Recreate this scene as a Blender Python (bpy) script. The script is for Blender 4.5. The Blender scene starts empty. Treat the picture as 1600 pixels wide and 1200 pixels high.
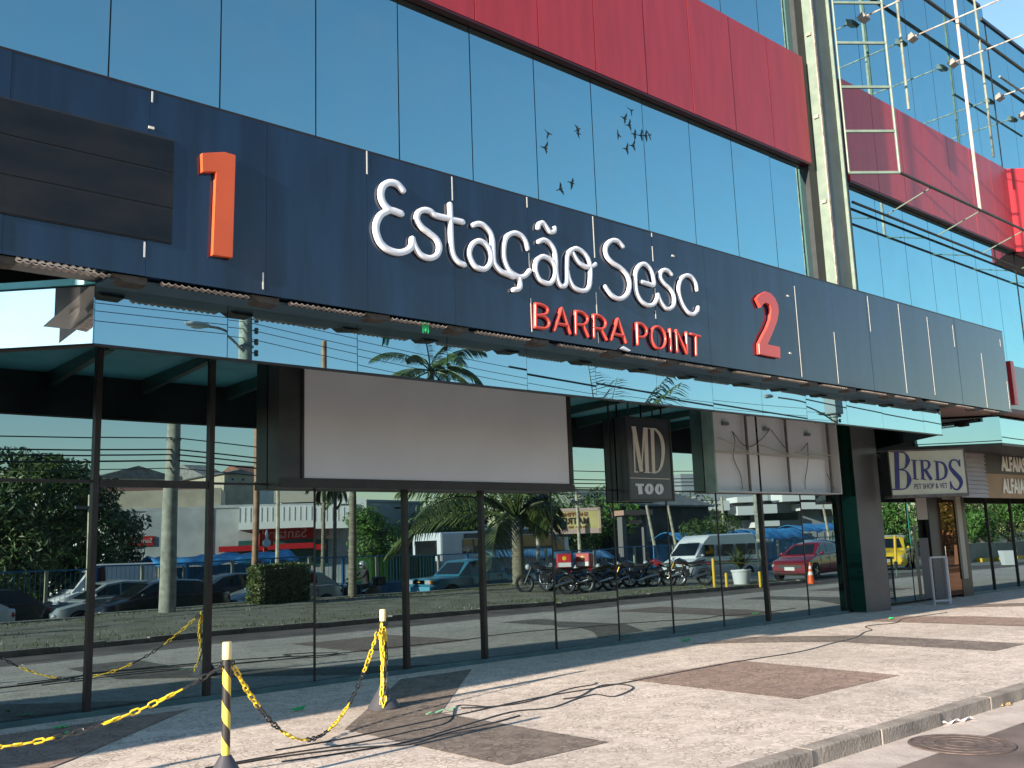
import bpy, bmesh, math, random
from mathutils import Vector, Matrix
R = math.radians
random.seed(7)
scene = bpy.context.scene
col = scene.collection
# ------------------------------------------------------------------ camera
FPX = 1506.1
RIGHT = Vector((0.7523, -0.6579, -0.0346)); UP = Vector((-0.0839, -0.1478, 0.9855)); FWD = Vector((0.6534, 0.7385, 0.1664))
FWD.normalize(); RIGHT = (RIGHT - FWD * RIGHT.dot(FWD)).normalized(); UP = RIGHT.cross(FWD)
EYE = Vector((0, 0, 1.6))
cd = bpy.data.cameras.new('camera'); cam = bpy.data.objects.new('camera', cd); col.objects.link(cam)
M = Matrix.Identity(4)
for r_ in range(3):
    M[r_][0] = RIGHT[r_]; M[r_][1] = UP[r_]; M[r_][2] = -FWD[r_]; M[r_][3] = EYE[r_]
cam.matrix_world = M
cd.sensor_width = 36; cd.lens = FPX / 1600 * 36; cd.clip_start = 0.05; cd.clip_end = 3000
scene.camera = cam
# ------------------------------------------------------------------ sky and sun
SUN = Vector((-3.3, -0.34, 1.0)).normalized()          # direction towards the sun
el = math.asin(SUN.z); az = math.atan2(SUN.x, SUN.y)
world = bpy.data.worlds.new('World'); scene.world = world; world.use_nodes = True
nt = world.node_tree; nt.nodes.clear()
wo = nt.nodes.new('ShaderNodeOutputWorld'); bg = nt.nodes.new('ShaderNodeBackground'); sky = nt.nodes.new('ShaderNodeTexSky')
sky.sky_type = 'NISHITA'; sky.sun_disc = False; sky.sun_elevation = el; sky.sun_rotation = az
sky.air_density = 1.35; sky.dust_density = 0.0; sky.ozone_density = 3.2
bg.inputs['Strength'].default_value = 0.10
nt.links.new(sky.outputs[0], bg.inputs[0]); nt.links.new(bg.outputs[0], wo.inputs[0])
sl = bpy.data.lights.new('sun', 'SUN'); so = bpy.data.objects.new('sun', sl); col.objects.link(so)
sl.energy = 5.0; sl.angle = R(0.55); sl.color = (1.0, 0.855, 0.70)
so.rotation_euler = SUN.to_track_quat('Z', 'Y').to_euler(); so.location = (-40, -10, 20)
scene.view_settings.view_transform = 'Standard'; scene.view_settings.look = 'None'
scene.view_settings.exposure = 1.45; scene.view_settings.gamma = 1
try:
    scene.cycles.max_bounces = 10; scene.cycles.glossy_bounces = 6; scene.cycles.transparent_max_bounces = 12; scene.cycles.sample_clamp_indirect = 4
except Exception: pass

# ------------------------------------------------------------------ measuring helpers
def ray(px, py): return RIGHT * ((px - 800) / FPX) + UP * (-(py - 600) / FPX) + FWD
def at(px, py, Y):
    d = ray(px, py) * 1.0; d = d * (Y / d.y); return (d.x, d.z + 1.6)
def ground(px, py, z=0.0):
    d = ray(px, py); d = d * ((z - 1.6) / d.z); return (d.x, d.y)
WALL = 10.9
def V(px, py, y): return at(px, py, 2 * WALL - y)                 # a thing across the street, measured in the shop glass
def VF(px, py, y): return at(px, py, 17.2 - y)                    # the same in the canopy fascia
def VU(px, py, y): return at(px, py, 19.0 - y)                    # the same in the upper glass
def G(px, py, z=0.0):
    x, y = ground(px, py, z); return (x, 2 * WALL - y)

# ------------------------------------------------------------------ materials
MATS = {}
def mat(name, c, rough=0.6, metal=0.0, var=0.0, scale=4.0, bump=0.0, bscale=30.0, coat=0.0, spec=0.5, c2=None, emit=0.0, stretch=None):
    if name in MATS: return MATS[name]
    m = bpy.data.materials.new(name); m.use_nodes = True; n = m.node_tree; b = n.nodes['Principled BSDF']
    b.inputs['Base Color'].default_value = (*c, 1); b.inputs['Roughness'].default_value = rough; b.inputs['Metallic'].default_value = metal
    b.inputs['Specular IOR Level'].default_value = spec
    if coat: b.inputs['Coat Weight'].default_value = coat; b.inputs['Coat Roughness'].default_value = 0.05
    tc = n.nodes.new('ShaderNodeTexCoord'); src = tc.outputs['Object']
    if stretch:
        mp = n.nodes.new('ShaderNodeMapping'); mp.inputs['Scale'].default_value = stretch; n.links.new(src, mp.inputs[0]); src = mp.outputs[0]
    if var or c2:
        t = n.nodes.new('ShaderNodeTexNoise'); t.inputs['Scale'].default_value = scale; t.inputs['Detail'].default_value = 6; n.links.new(src, t.inputs['Vector'])
        rp = n.nodes.new('ShaderNodeValToRGB'); rp.color_ramp.elements[0].position = 0.34; rp.color_ramp.elements[1].position = 0.66
        a = [max(0, v * (1 - var)) for v in c]; z = c2 if c2 else [min(1, v * (1 + var)) for v in c]
        rp.color_ramp.elements[0].color = (*a, 1); rp.color_ramp.elements[1].color = (*z, 1)
        n.links.new(t.outputs['Fac'], rp.inputs[0]); n.links.new(rp.outputs[0], b.inputs['Base Color'])
    if bump:
        t2 = n.nodes.new('ShaderNodeTexNoise'); t2.inputs['Scale'].default_value = bscale; t2.inputs['Detail'].default_value = 8; n.links.new(src, t2.inputs['Vector'])
        bp = n.nodes.new('ShaderNodeBump'); bp.inputs['Strength'].default_value = bump; bp.inputs['Distance'].default_value = 0.02
        n.links.new(t2.outputs['Fac'], bp.inputs['Height']); n.links.new(bp.outputs[0], b.inputs['Normal'])
    if emit: b.inputs['Emission Color'].default_value = (*c, 1); b.inputs['Emission Strength'].default_value = emit
    MATS[name] = m; return m

def mirror_mat(name, tint, dirt_lift=0.03, bump=0.0, rough=0.0, dirt_lift_col=(0.25, 0.3, 0.3)):
    m = bpy.data.materials.new(name); m.use_nodes = True; n = m.node_tree; n.nodes.clear()
    out = n.nodes.new('ShaderNodeOutputMaterial'); g = n.nodes.new('ShaderNodeBsdfGlossy'); d = n.nodes.new('ShaderNodeBsdfDiffuse'); mx = n.nodes.new('ShaderNodeMixShader')
    g.inputs['Color'].default_value = (*tint, 1); g.inputs['Roughness'].default_value = rough; d.inputs['Color'].default_value = (*dirt_lift_col, 1)
    tc = n.nodes.new('ShaderNodeTexCoord'); t = n.nodes.new('ShaderNodeTexNoise'); t.inputs['Scale'].default_value = 1.7; t.inputs['Detail'].default_value = 8
    n.links.new(tc.outputs['Object'], t.inputs['Vector'])
    mr = n.nodes.new('ShaderNodeMapRange'); mr.inputs[1].default_value = 0.35; mr.inputs[2].default_value = 0.75; mr.inputs[3].default_value = dirt_lift * 0.4; mr.inputs[4].default_value = dirt_lift * 1.8
    n.links.new(t.outputs['Fac'], mr.inputs[0]); n.links.new(mr.outputs[0], mx.inputs[0])
    if bump:
        t2 = n.nodes.new('ShaderNodeTexNoise'); t2.inputs['Scale'].default_value = 0.6; t2.inputs['Detail'].default_value = 0; n.links.new(tc.outputs['Object'], t2.inputs['Vector'])
        bp = n.nodes.new('ShaderNodeBump'); bp.inputs['Strength'].default_value = 1.0; bp.inputs['Distance'].default_value = bump
        n.links.new(t2.outputs['Fac'], bp.inputs['Height']); n.links.new(bp.outputs[0], g.inputs['Normal'])
    n.links.new(g.outputs[0], mx.inputs[1]); n.links.new(d.outputs[0], mx.inputs[2]); n.links.new(mx.outputs[0], out.inputs[0])
    MATS[name] = m; return m

SHOPGLASS = mirror_mat('shop_glass', (0.245, 0.325, 0.345), 0.02, 0.0015)
UPGLASS = mirror_mat('upper_glass', (0.27, 0.49, 0.53), 0.06, 0.0)  # diffuse share raised to brighten the dark sky reflection, beyond real dirt
FASGLASS = mirror_mat('fascia_glass', (0.27, 0.42, 0.48), 0.03, 0.0005)
NAVY = mat('navy_panel', (0.006, 0.018, 0.044), 0.12, 0, 0.35, 2, spec=0.6, stretch=(2.5, 1, .35))
RED = mat('red_panel', (0.40, 0.028, 0.038), 0.40, 0, 0.10, 2, spec=0.45, stretch=(3, 1, .4))
BLACK = mat('black_paint', (0.012, 0.013, 0.014), 0.5, 0, 0.3, 5)
DARKFRAME = mat('bronze_frame', (0.022, 0.016, 0.016), 0.4, 0.3, 0.25, 6)
DKGREEN = mat('dark_green_metal', (0.02, 0.075, 0.065), 0.3, 0, 0.3, 3)
TEAL = mat('sky_teal', (0.18, 0.66, 0.78), 0.4, 0, 0.12, 2)  # opaque teal stands in for sky light showing through the canopy roof
GREENSTEEL = mat('pale_green_steel', (0.12, 0.17, 0.14), 0.45, 0, 0.0, 5, c2=(0.16, 0.21, 0.17), bump=0.15)
RUSTSTEEL = mat('rusted_steel', (0.30, 0.22, 0.17), 0.7, 0, 0.3, 9, c2=(0.45, 0.43, 0.38))
GREYSTEEL = mat('grey_steel', (0.14, 0.17, 0.16), 0.5, 0, 0.2, 4)
WHITE = mat('white_acrylic', (0.80, 0.80, 0.86), 0.25, 0, 0.04, 2)
ORANGE = mat('orange_acrylic', (0.66, 0.10, 0.025), 0.3, 0, 0.05, 2)
REDACR = mat('red_acrylic', (0.66, 0.075, 0.055), 0.25, 0, 0.05, 2)
BOARD = mat('blank_vinyl', (0.51, 0.485, 0.52), 0.6, 0, 0.06, 0.8, bump=0.05, bscale=3)
SEAL = mat('sealant', (0.75, 0.72, 0.66), 0.6)
SEAM = mat('seam_black', (0.02, 0.018, 0.02), 0.6)
RUBBER = mat('rubber', (0.015, 0.015, 0.016), 0.8)
CHROME = mat('chrome', (0.6, 0.6, 0.6), 0.15, 1.0)
TINT = mat('car_glass', (0.01, 0.014, 0.016), 0.03, 0, spec=0.8)
YELLOW = mat('yellow_plastic', (0.75, 0.50, 0.02), 0.4, 0, 0.1, 8)
CBLACK = mat('black_plastic', (0.02, 0.02, 0.022), 0.4)
GREENCLOTH = mat('green_plastic', (0.02, 0.45, 0.12), 0.5)
CONC = mat('concrete', (0.30, 0.30, 0.25), 0.85, 0, 0.25, 5, bump=0.3)
WHITEWALL = mat('white_wall', (0.72, 0.72, 0.68), 0.8, 0, 0.08, 1.2)
GREYWALL = mat('grey_wall', (0.36, 0.38, 0.38), 0.85, 0, 0.15, 1.2)
TANWALL = mat('tan_wall', (0.42, 0.37, 0.28), 0.85, 0, 0.15, 1.2)
BLUEWALL = mat('blue_wall', (0.015, 0.09, 0.20), 0.6, 0, 0.2, 2)
BLUESTEEL = mat('blue_steel', (0.02, 0.16, 0.33), 0.4)
TARP = mat('blue_tarp', (0.06, 0.30, 0.62), 0.45, 0, 0.25, 1.5, bump=0.6, bscale=4)
ROOFTILE = mat('clay_tile', (0.25, 0.11, 0.07), 0.8, 0, 0.3, 5)
ROOFGREY = mat('grey_roof', (0.20, 0.20, 0.19), 0.8, 0, 0.3, 3)
BARK = mat('bark', (0.16, 0.13, 0.10), 0.9, 0, 0.35, 9, bump=0.5)
PALMBARK = mat('palm_bark', (0.20, 0.18, 0.13), 0.9, 0, 0.35, 4, bump=0.5, stretch=(1, 1, 6))
DARKWIN = mat('dark_window', (0.02, 0.03, 0.035), 0.1)
WOOD = mat('wood', (0.30, 0.17, 0.10), 0.6, 0, 0.3, 4)
def leafmat(name, a, b, sc=0.8):
    m = bpy.data.materials.new(name); m.use_nodes = True; n = m.node_tree; p = n.nodes['Principled BSDF']
    tc = n.nodes.new('ShaderNodeTexCoord'); t = n.nodes.new('ShaderNodeTexNoise'); t.inputs['Scale'].default_value = sc; t.inputs['Detail'].default_value = 5
    rp = n.nodes.new('ShaderNodeValToRGB'); rp.color_ramp.elements[0].position = 0.38; rp.color_ramp.elements[1].position = 0.62
    rp.color_ramp.elements[0].color = (*a, 1); rp.color_ramp.elements[1].color = (*b, 1)
    n.links.new(tc.outputs['Object'], t.inputs['Vector']); n.links.new(t.outputs['Fac'], rp.inputs[0]); n.links.new(rp.outputs[0], p.inputs['Base Color'])
    p.inputs['Roughness'].default_value = 0.45; p.inputs['Specular IOR Level'].default_value = 0.4
    MATS[name] = m; return m
LEAF = leafmat('leaf_dark', (0.022, 0.055, 0.011), (0.085, 0.135, 0.025))
LEAF2 = leafmat('leaf_bright', (0.05, 0.13, 0.02), (0.12, 0.24, 0.04))
LEAF3 = leafmat('leaf_hedge', (0.05, 0.09, 0.02), (0.15, 0.17, 0.05), 6)
PALM = leafmat('leaf_palm', (0.03, 0.06, 0.014), (0.12, 0.145, 0.045), 3)

# ------------------------------------------------------------------ mesh helpers
class MB:
    def __init__(s): s.v = []; s.f = []
    def add(s, vs, fs):
        o = len(s.v); s.v += [Vector(p) for p in vs]; s.f += [tuple(i + o for i in f) for f in fs]; return s
    def box(s, a, b):
        x0, y0, z0 = a; x1, y1, z1 = b
        return s.add([(x0, y0, z0), (x1, y0, z0), (x1, y1, z0), (x0, y1, z0), (x0, y0, z1), (x1, y0, z1), (x1, y1, z1), (x0, y1, z1)],
                     [(0, 3, 2, 1), (4, 5, 6, 7), (0, 1, 5, 4), (1, 2, 6, 5), (2, 3, 7, 6), (3, 0, 4, 7)])
    def prism(s, poly, a, b, axis='y'):
        n = len(poly)
        def P(p, t):
            if axis == 'y': return (p[0], t, p[1])
            if axis == 'z': return (p[0], p[1], t)
            return (t, p[0], p[1])
        return s.add([P(p, a) for p in poly] + [P(p, b) for p in poly],
                     [tuple(range(n)), tuple(range(2 * n - 1, n - 1, -1))] + [(i, i + n, (i + 1) % n + n, (i + 1) % n) for i in range(n)])
    def quad(s, *p): return s.add(p, [tuple(range(len(p)))])
    def bar(s, p, q, w, h=None, up=(0, 0, 1)):
        p = Vector(p); q = Vector(q); d = (q - p).normalized(); u = Vector(up)
        if abs(d.dot(u)) > 0.98: u = Vector((1, 0, 0))
        a = d.cross(u).normalized(); b = a.cross(d).normalized(); h = h or w; a = a * w / 2; b = b * h / 2
        return s.add([p - a - b, p + a - b, p + a + b, p - a + b, q - a - b, q + a - b, q + a + b, q - a + b],
                     [(0, 3, 2, 1), (4, 5, 6, 7), (0, 1, 5, 4), (1, 2, 6, 5), (2, 3, 7, 6), (3, 0, 4, 7)])
    def tube(s, pts, r, n=8, flat=None, cap=True):
        pts = [Vector(p) for p in pts]; rs = r if isinstance(r, (list, tuple)) else [r] * len(pts)
        o = len(s.v); prev = None
        for i, p in enumerate(pts):
            t = (pts[min(i + 1, len(pts) - 1)] - pts[max(i - 1, 0)])
            t = t.normalized() if t.length > 1e-9 else Vector((0, 0, 1))
            if prev is None:
                u = Vector((0, 0, 1)) if abs(t.z) < 0.9 else Vector((1, 0, 0)); a = t.cross(u).normalized()
            else:
                a = prev - t * prev.dot(t); a = a.normalized() if a.length > 1e-6 else t.cross(Vector((0, 0, 1))).normalized()
            prev = a; b = t.cross(a)
            for k in range(n):
                th = 2 * math.pi * k / n; off = a * math.cos(th) * rs[i] + b * math.sin(th) * rs[i]
                s.v.append(p + off)
        for i in range(len(pts) - 1):
            for k in range(n):
                k2 = (k + 1) % n; s.f.append((o + i * n + k, o + i * n + k2, o + (i + 1) * n + k2, o + (i + 1) * n + k))
        if cap:
            s.f.append(tuple(o + k for k in range(n - 1, -1, -1))); e = o + (len(pts) - 1) * n; s.f.append(tuple(e + k for k in range(n)))
        return s
    def lathe(s, prof, c=(0, 0, 0), n=16, axis='z'):
        o = len(s.v); c = Vector(c)
        for r, z in prof:
            for k in range(n):
                t = 2 * math.pi * k / n; x, y = r * math.cos(t), r * math.sin(t)
                s.v.append(c + (Vector((x, y, z)) if axis == 'z' else Vector((x, z, y)) if axis == 'y' else Vector((z, x, y))))
        for i in range(len(prof) - 1):
            for k in range(n):
                k2 = (k + 1) % n; s.f.append((o + i * n + k, o + i * n + k2, o + (i + 1) * n + k2, o + (i + 1) * n + k))
        return s
    def ell(s, c, r, n=12, m=8):
        o = len(s.v); c = Vector(c)
        for i in range(m + 1):
            ph = math.pi * i / m
            for k in range(n):
                t = 2 * math.pi * k / n
                s.v.append(c + Vector((r[0] * math.sin(ph) * math.cos(t), r[1] * math.sin(ph) * math.sin(t), r[2] * math.cos(ph))))
        for i in range(m):
            for k in range(n):
                k2 = (k + 1) % n; s.f.append((o + i * n + k, o + i * n + k2, o + (i + 1) * n + k2, o + (i + 1) * n + k))
        return s
    def loft(s, rings):
        o = len(s.v); n = len(rings[0])
        for r in rings: s.v += [Vector(p) for p in r]
        for i in range(len(rings) - 1):
            for k in range(n):
                k2 = (k + 1) % n; s.f.append((o + i * n + k, o + i * n + k2, o + (i + 1) * n + k2, o + (i + 1) * n + k))
        s.f.append(tuple(o + k for k in range(n - 1, -1, -1))); e = o + (len(rings) - 1) * n; s.f.append(tuple(e + k for k in range(n)))
        return s
    def build(s, name, m, parent=None, smooth=False, bevel=0, sub=0):
        org = Vector((0, 0, 0)); q = parent
        while q: org += q.location; q = q.parent
        me = bpy.data.meshes.new(name); me.from_pydata([tuple(p - org) for p in s.v], [], s.f); me.validate(); me.materials.append(m)
        bm = bmesh.new(); bm.from_mesh(me); bmesh.ops.remove_doubles(bm, verts=bm.verts, dist=1e-5)
        bmesh.ops.recalc_face_normals(bm, faces=bm.faces); bm.to_mesh(me); bm.free()
        o = bpy.data.objects.new(name, me); col.objects.link(o); o.parent = parent
        if smooth:
            me.polygons.foreach_set('use_smooth', [True] * len(me.polygons))
            try: me.set_sharp_from_angle(angle=R(40))
            except Exception: pass
        if bevel:
            b = o.modifiers.new('bevel', 'BEVEL'); b.width = bevel; b.segments = 2; b.limit_method = 'ANGLE'
        return o
def thing(name, label, cat, loc=(0, 0, 0), rz=0, group=None):
    o = bpy.data.objects.new(name, None); o.empty_display_size = 0.2; col.objects.link(o); o.location = loc; o.rotation_euler = (0, 0, rz)
    o['label'] = label; o['category'] = cat
    if group: o['group'] = group
    return o
def tag(o, label, cat, group=None):
    o['label'] = label; o['category'] = cat
    if group: o['group'] = group
    return o
def struct(o): o['kind'] = 'structure'; return o
def copy_tree(o, parent=None):
    c = o.copy(); col.objects.link(c); c.parent = parent
    for ch in list(o.children): copy_tree(ch, c)
    return c
def put(o, loc, rz=0, label=None, group=None):
    o.location = loc; o.rotation_euler = (0, 0, rz)
    if label: o['label'] = label
    if group: o['group'] = group
    return o
def spline(pts, k=8, closed=False):
    P = [Vector(p) for p in pts]; n = len(P); out = []
    rng = range(n if closed else n - 1)
    for i in rng:
        a, b, c, d = (P[(i - 1) % n], P[i], P[(i + 1) % n], P[(i + 2) % n]) if closed else (P[max(i - 1, 0)], P[i], P[i + 1], P[min(i + 2, n - 1)])
        for j in range(k):
            t = j / k
            out.append(0.5 * ((2 * b) + (c - a) * t + (2 * a - 5 * b + 4 * c - d) * t * t + (3 * b - a - 3 * c + d) * t ** 3))
    out.append(P[0] if closed else P[-1]); return out
def text(body, m, name, parent, origin, ux, uz, size, depth=0.01, xs=1.0, out=None, bold=0.0):
    cu = bpy.data.curves.new(name, 'FONT'); cu.body = body; cu.size = size; cu.extrude = depth; cu.align_x = 'CENTER'; cu.align_y = 'CENTER'; cu.offset = bold
    tmp = bpy.data.objects.new('tmp', cu); col.objects.link(tmp); dg = bpy.context.evaluated_depsgraph_get(); dg.update()
    me = bpy.data.meshes.new_from_object(tmp.evaluated_get(dg)); bpy.data.objects.remove(tmp)
    ux = Vector(ux).normalized(); uz = Vector(uz).normalized(); un = ux.cross(uz)
    org = Vector((0, 0, 0)); q = parent
    while q: org += q.location; q = q.parent
    for v in me.vertices:
        v.co = Vector(origin) + ux * v.co.x * xs + uz * v.co.y + un * v.co.z - org
    me.materials.clear(); me.materials.append(m)
    o = bpy.data.objects.new(name, me); col.objects.link(o); o.parent = parent; return o
def wirepath(a, b, sag, n=14):
    a = Vector(a); b = Vector(b); return [a.lerp(b, i / n) - Vector((0, 0, sag * 4 * (i / n) * (1 - i / n))) for i in range(n + 1)]
# ================================================================== GROUND
def paving_mat(name, c, c2, joint):
    m = bpy.data.materials.new(name); m.use_nodes = True; n = m.node_tree; p = n.nodes['Principled BSDF']; p.inputs['Roughness'].default_value = 0.8
    tc = n.nodes.new('ShaderNodeTexCoord'); L = n.links.new
    wn = n.nodes.new('ShaderNodeTexNoise'); wn.inputs['Scale'].default_value = 5; L(tc.outputs['Object'], wn.inputs['Vector'])
    mx = n.nodes.new('ShaderNodeMix'); mx.data_type = 'VECTOR'; mx.inputs['Factor'].default_value = 0.06; L(tc.outputs['Object'], mx.inputs[4]); L(wn.outputs['Color'], mx.inputs[5])
    v = n.nodes.new('ShaderNodeTexVoronoi'); v.inputs['Scale'].default_value = 19; L(mx.outputs[1], v.inputs['Vector'])
    ve = n.nodes.new('ShaderNodeTexVoronoi'); ve.feature = 'DISTANCE_TO_EDGE'; ve.inputs['Scale'].default_value = 19; L(mx.outputs[1], ve.inputs['Vector'])
    sp = n.nodes.new('ShaderNodeSeparateColor'); L(v.outputs['Color'], sp.inputs[0])
    rp = n.nodes.new('ShaderNodeValToRGB'); rp.color_ramp.elements[0].color = (*c, 1); rp.color_ramp.elements[1].color = (*c2, 1); L(sp.outputs[0], rp.inputs[0])
    big = n.nodes.new('ShaderNodeTexNoise'); big.inputs['Scale'].default_value = 0.45; big.inputs['Detail'].default_value = 7; L(tc.outputs['Object'], big.inputs['Vector'])
    br = n.nodes.new('ShaderNodeMapRange'); br.inputs[1].default_value = 0.3; br.inputs[2].default_value = 0.7; br.inputs[3].default_value = 0.80; br.inputs[4].default_value = 1.12; L(big.outputs['Fac'], br.inputs[0])
    m1 = n.nodes.new('ShaderNodeMix'); m1.data_type = 'RGBA'; m1.blend_type = 'MULTIPLY'; m1.inputs['Factor'].default_value = 1; L(rp.outputs[0], m1.inputs[6]); L(br.outputs[0], m1.inputs[7])
    # joints, deeper in places
    jn = n.nodes.new('ShaderNodeTexNoise'); jn.inputs['Scale'].default_value = 3.5; jn.inputs['Detail'].default_value = 6; L(tc.outputs['Object'], jn.inputs['Vector'])
    jr = n.nodes.new('ShaderNodeMapRange'); jr.inputs[1].default_value = 0.42; jr.inputs[2].default_value = 0.66; jr.inputs[3].default_value = 0.01; jr.inputs[4].default_value = 0.11; L(jn.outputs['Fac'], jr.inputs[0])
    lt = n.nodes.new('ShaderNodeMath'); lt.operation = 'LESS_THAN'; L(ve.outputs['Distance'], lt.inputs[0]); L(jr.outputs[0], lt.inputs[1])
    m2 = n.nodes.new('ShaderNodeMix'); m2.data_type = 'RGBA'; m2.inputs[7].default_value = (*joint, 1); L(lt.outputs[0], m2.inputs['Factor']); L(m1.outputs[2], m2.inputs[6])
    L(m2.outputs[2], p.inputs['Base Color'])
    bp = n.nodes.new('ShaderNodeBump'); bp.inputs['Strength'].default_value = 0.35; bp.inputs['Distance'].default_value = 0.006
    mm = n.nodes.new('ShaderNodeMath'); mm.operation = 'MINIMUM'; mm.inputs[1].default_value = 0.12; L(ve.outputs['Distance'], mm.inputs[0]); 
    ad = n.nodes.new('ShaderNodeMath'); ad.operation = 'MULTIPLY_ADD'; ad.inputs[1].default_value = 0.25; L(sp.outputs[1], ad.inputs[0]); L(mm.outputs[0], ad.inputs[2])
    L(ad.outputs[0], bp.inputs['Height']); L(bp.outputs[0], p.inputs['Normal'])
    return m
PAVE = paving_mat('stone_mosaic', (0.52, 0.44, 0.375), (0.70, 0.61, 0.53), (0.33, 0.275, 0.23))
PAVE_D = paving_mat('dark_stone_mosaic', (0.15, 0.12, 0.10), (0.26, 0.215, 0.18), (0.09, 0.07, 0.06))
PAVE_R = paving_mat('red_stone_mosaic', (0.24, 0.165, 0.13), (0.36, 0.265, 0.21), (0.15, 0.10, 0.085))
ASPH = mat('asphalt', (0.15, 0.115, 0.10), 0.85, 0, 0.35, 1.3, bump=0.35, bscale=120)
GUTTER = mat('gutter_concrete', (0.40, 0.34, 0.30), 0.85, 0, 0.0, 3.5, c2=(0.55, 0.48, 0.42), bump=0.3)
KERBM = mat('kerb_stone', (0.27, 0.235, 0.20), 0.85, 0, 0.3, 3, bump=0.5)
GRASSM = mat('verge_soil', (0.16, 0.145, 0.09), 0.95, 0, 0.0, 1.1, c2=(0.28, 0.25, 0.19), bump=1.0, bscale=14)
def sheet(name, m, poly, z, grid=0):
    b = MB(); b.add([(x, y, z) for x, y in poly], [tuple(range(len(poly)))]); return struct(b.build(name, m))
KY = 4.45
# one ground sheet to the horizon, then the road, verge and pavement
sheet('ground', mat('far_ground', (0.16, 0.15, 0.12), 0.9, 0, 0.3, 0.05), [(-600, -900), (900, -900), (900, 400), (-600, 400)], -0.56)
o = MB().box((-60, 1.25, -0.5), (140, KY - 0.15, -0.12)).build('road', ASPH); struct(o)
struct(MB().box((-60, KY - 0.62, -0.3), (140, KY - 0.14, -0.116)).build('gutter', GUTTER))
pv = MB()
xs = [-60 + i * 4 for i in range(51)]
pv.box((-60, KY, -0.4), (140, 13.5, 0.0)); struct(pv.build('sidewalk', PAVE))
kb = MB(); x = -60.0
while x < 140:
    w = random.uniform(0.9, 1.1); dz = random.uniform(-0.006, 0.004); dy = random.uniform(-0.006, 0.006)
    if -12 < x < 45: kb.box((x, KY - 0.15 + dy, -0.3), (x + w - 0.004, KY - 0.002, 0.006 + dz))
    else: kb.box((x, KY - 0.15, -0.3), (x + w, KY - 0.002, 0.004))
    x += w
struct(kb.build('kerb', KERBM, bevel=0.012))
def patch(poly, m=PAVE_D, z=0.004): return sheet('paving_inlay', m, poly, z)
patch([(4.88, 5.72), (5.98, 5.72), (5.98, 8.0), (8.35, 10.45), (7.2, 10.45), (4.88, 8.0)])
patch([(8.7, 5.7), (10.78, 5.7), (10.98, 8.06), (8.78, 8.04)], PAVE_R)
patch([(13.6, 5.8), (14.63, 5.8), (14.7, 7.4), (14.7, 8.35), (13.7, 9.7), (12.3, 9.9), (13.1, 9.0), (13.65, 8.1)])
patch([(17.2, 5.7), (18.85, 5.7), (18.85, 8.4), (18.3, 9.6), (17.1, 9.6), (17.2, 8.2)], PAVE_R)
patch([(22.0, 5.8), (23.2, 5.8), (23.2, 8.2), (22, 9.6), (20.8, 9.6), (22, 8.2)])
patch([(-0.6, 5.7), (0.5, 5.7), (0.5, 8.0), (4.5, 10.45), (2.0, 10.45), (-0.6, 8.0)], PAVE_R)
patch([(1.5, 7.6), (2.7, 8.66), (4.42, 10.42), (3.2, 10.42), (1.2, 8.6)], PAVE_R, 0.008)
patch([(25.6, 5.7), (27.7, 5.7), (27.7, 8.1), (25.7, 8.1)], PAVE_R)
# verge between the two roads
vg = MB(); nx, ny = 150, 14
for j in range(ny + 1):
    for i in range(nx + 1):
        x = -40 + i * 0.48; y = 1.25 - 8.2 * j / ny
        if x > 30 and y > -4: pass
        z = -0.02 + 0.10 * j / ny + random.uniform(-0.012, 0.02)
        vg.v.append(Vector((x, y, z)))
for j in range(ny):
    for i in range(nx):
        a = j * (nx + 1) + i; vg.f.append((a, a + 1, a + nx + 2, a + nx + 1))
vg.box((-40, -6.9, -0.5), (32, 1.15, -0.1))
struct(vg.build('verge', GRASSM, smooth=True))
MIDK = MB(); x = -40
while x < 32:
    w = random.uniform(0.8, 1.1); MIDK.box((x, 1.2 + random.uniform(-.015, .015), -0.4), (x + w - 0.015, 1.36, 0.0 + random.uniform(-.02, .02))); x += w
struct(MIDK.build('verge_kerb', KERBM, bevel=0.01))
struct(MB().box((-40, -7.3, -0.5), (33, -6.95, 0.12)).build('retaining_kerb', mat('old_concrete', (0.24, 0.235, 0.2), 0.9, 0, 0.3, 2, bump=0.3), bevel=0.02))
struct(MB().box((-60, -13.4, -0.9), (140, -7.3, -0.5)).build('far_road', mat('grey_asphalt', (0.13, 0.13, 0.125), 0.85, 0, 0.2, 1.5)))
struct(MB().box((33, -7.3, -0.6), (140, 1.25, -0.1)).build('parking_area', mat('parking_concrete', (0.24, 0.235, 0.21), 0.85, 0, 0.25, 0.8)))
# grass tufts on the verge: nobody could count them
gr = MB()
for _ in range(5200):
    x = random.uniform(0, 32); y = random.choice([random.uniform(-6.8, 1.1), random.gauss(-6.4, .35), random.gauss(0.6, .4)])
    if y < -6.9 or y > 1.15: continue
    h = random.uniform(.03, .10); a = random.uniform(0, 6.28); z0 = -0.03 + 0.10 * (1.25 - y) / 8.2
    dx, dy = math.cos(a) * .014, math.sin(a) * .014
    gr.quad((x - dx, y - dy, z0), (x + dx, y + dy, z0), (x + random.uniform(-.04, .04), y + random.uniform(-.04, .04), z0 + h))
g_ = gr.build('verge_grass', LEAF3); g_['kind'] = 'stuff'; g_['label'] = 'thin scruffy grass growing on the verge'

# ================================================================== THE MALL
mall = thing('mall_building', 'long mirror glass commercial building with red cladding band and blue fascia', 'building', (8, 10.9, 0))
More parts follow.
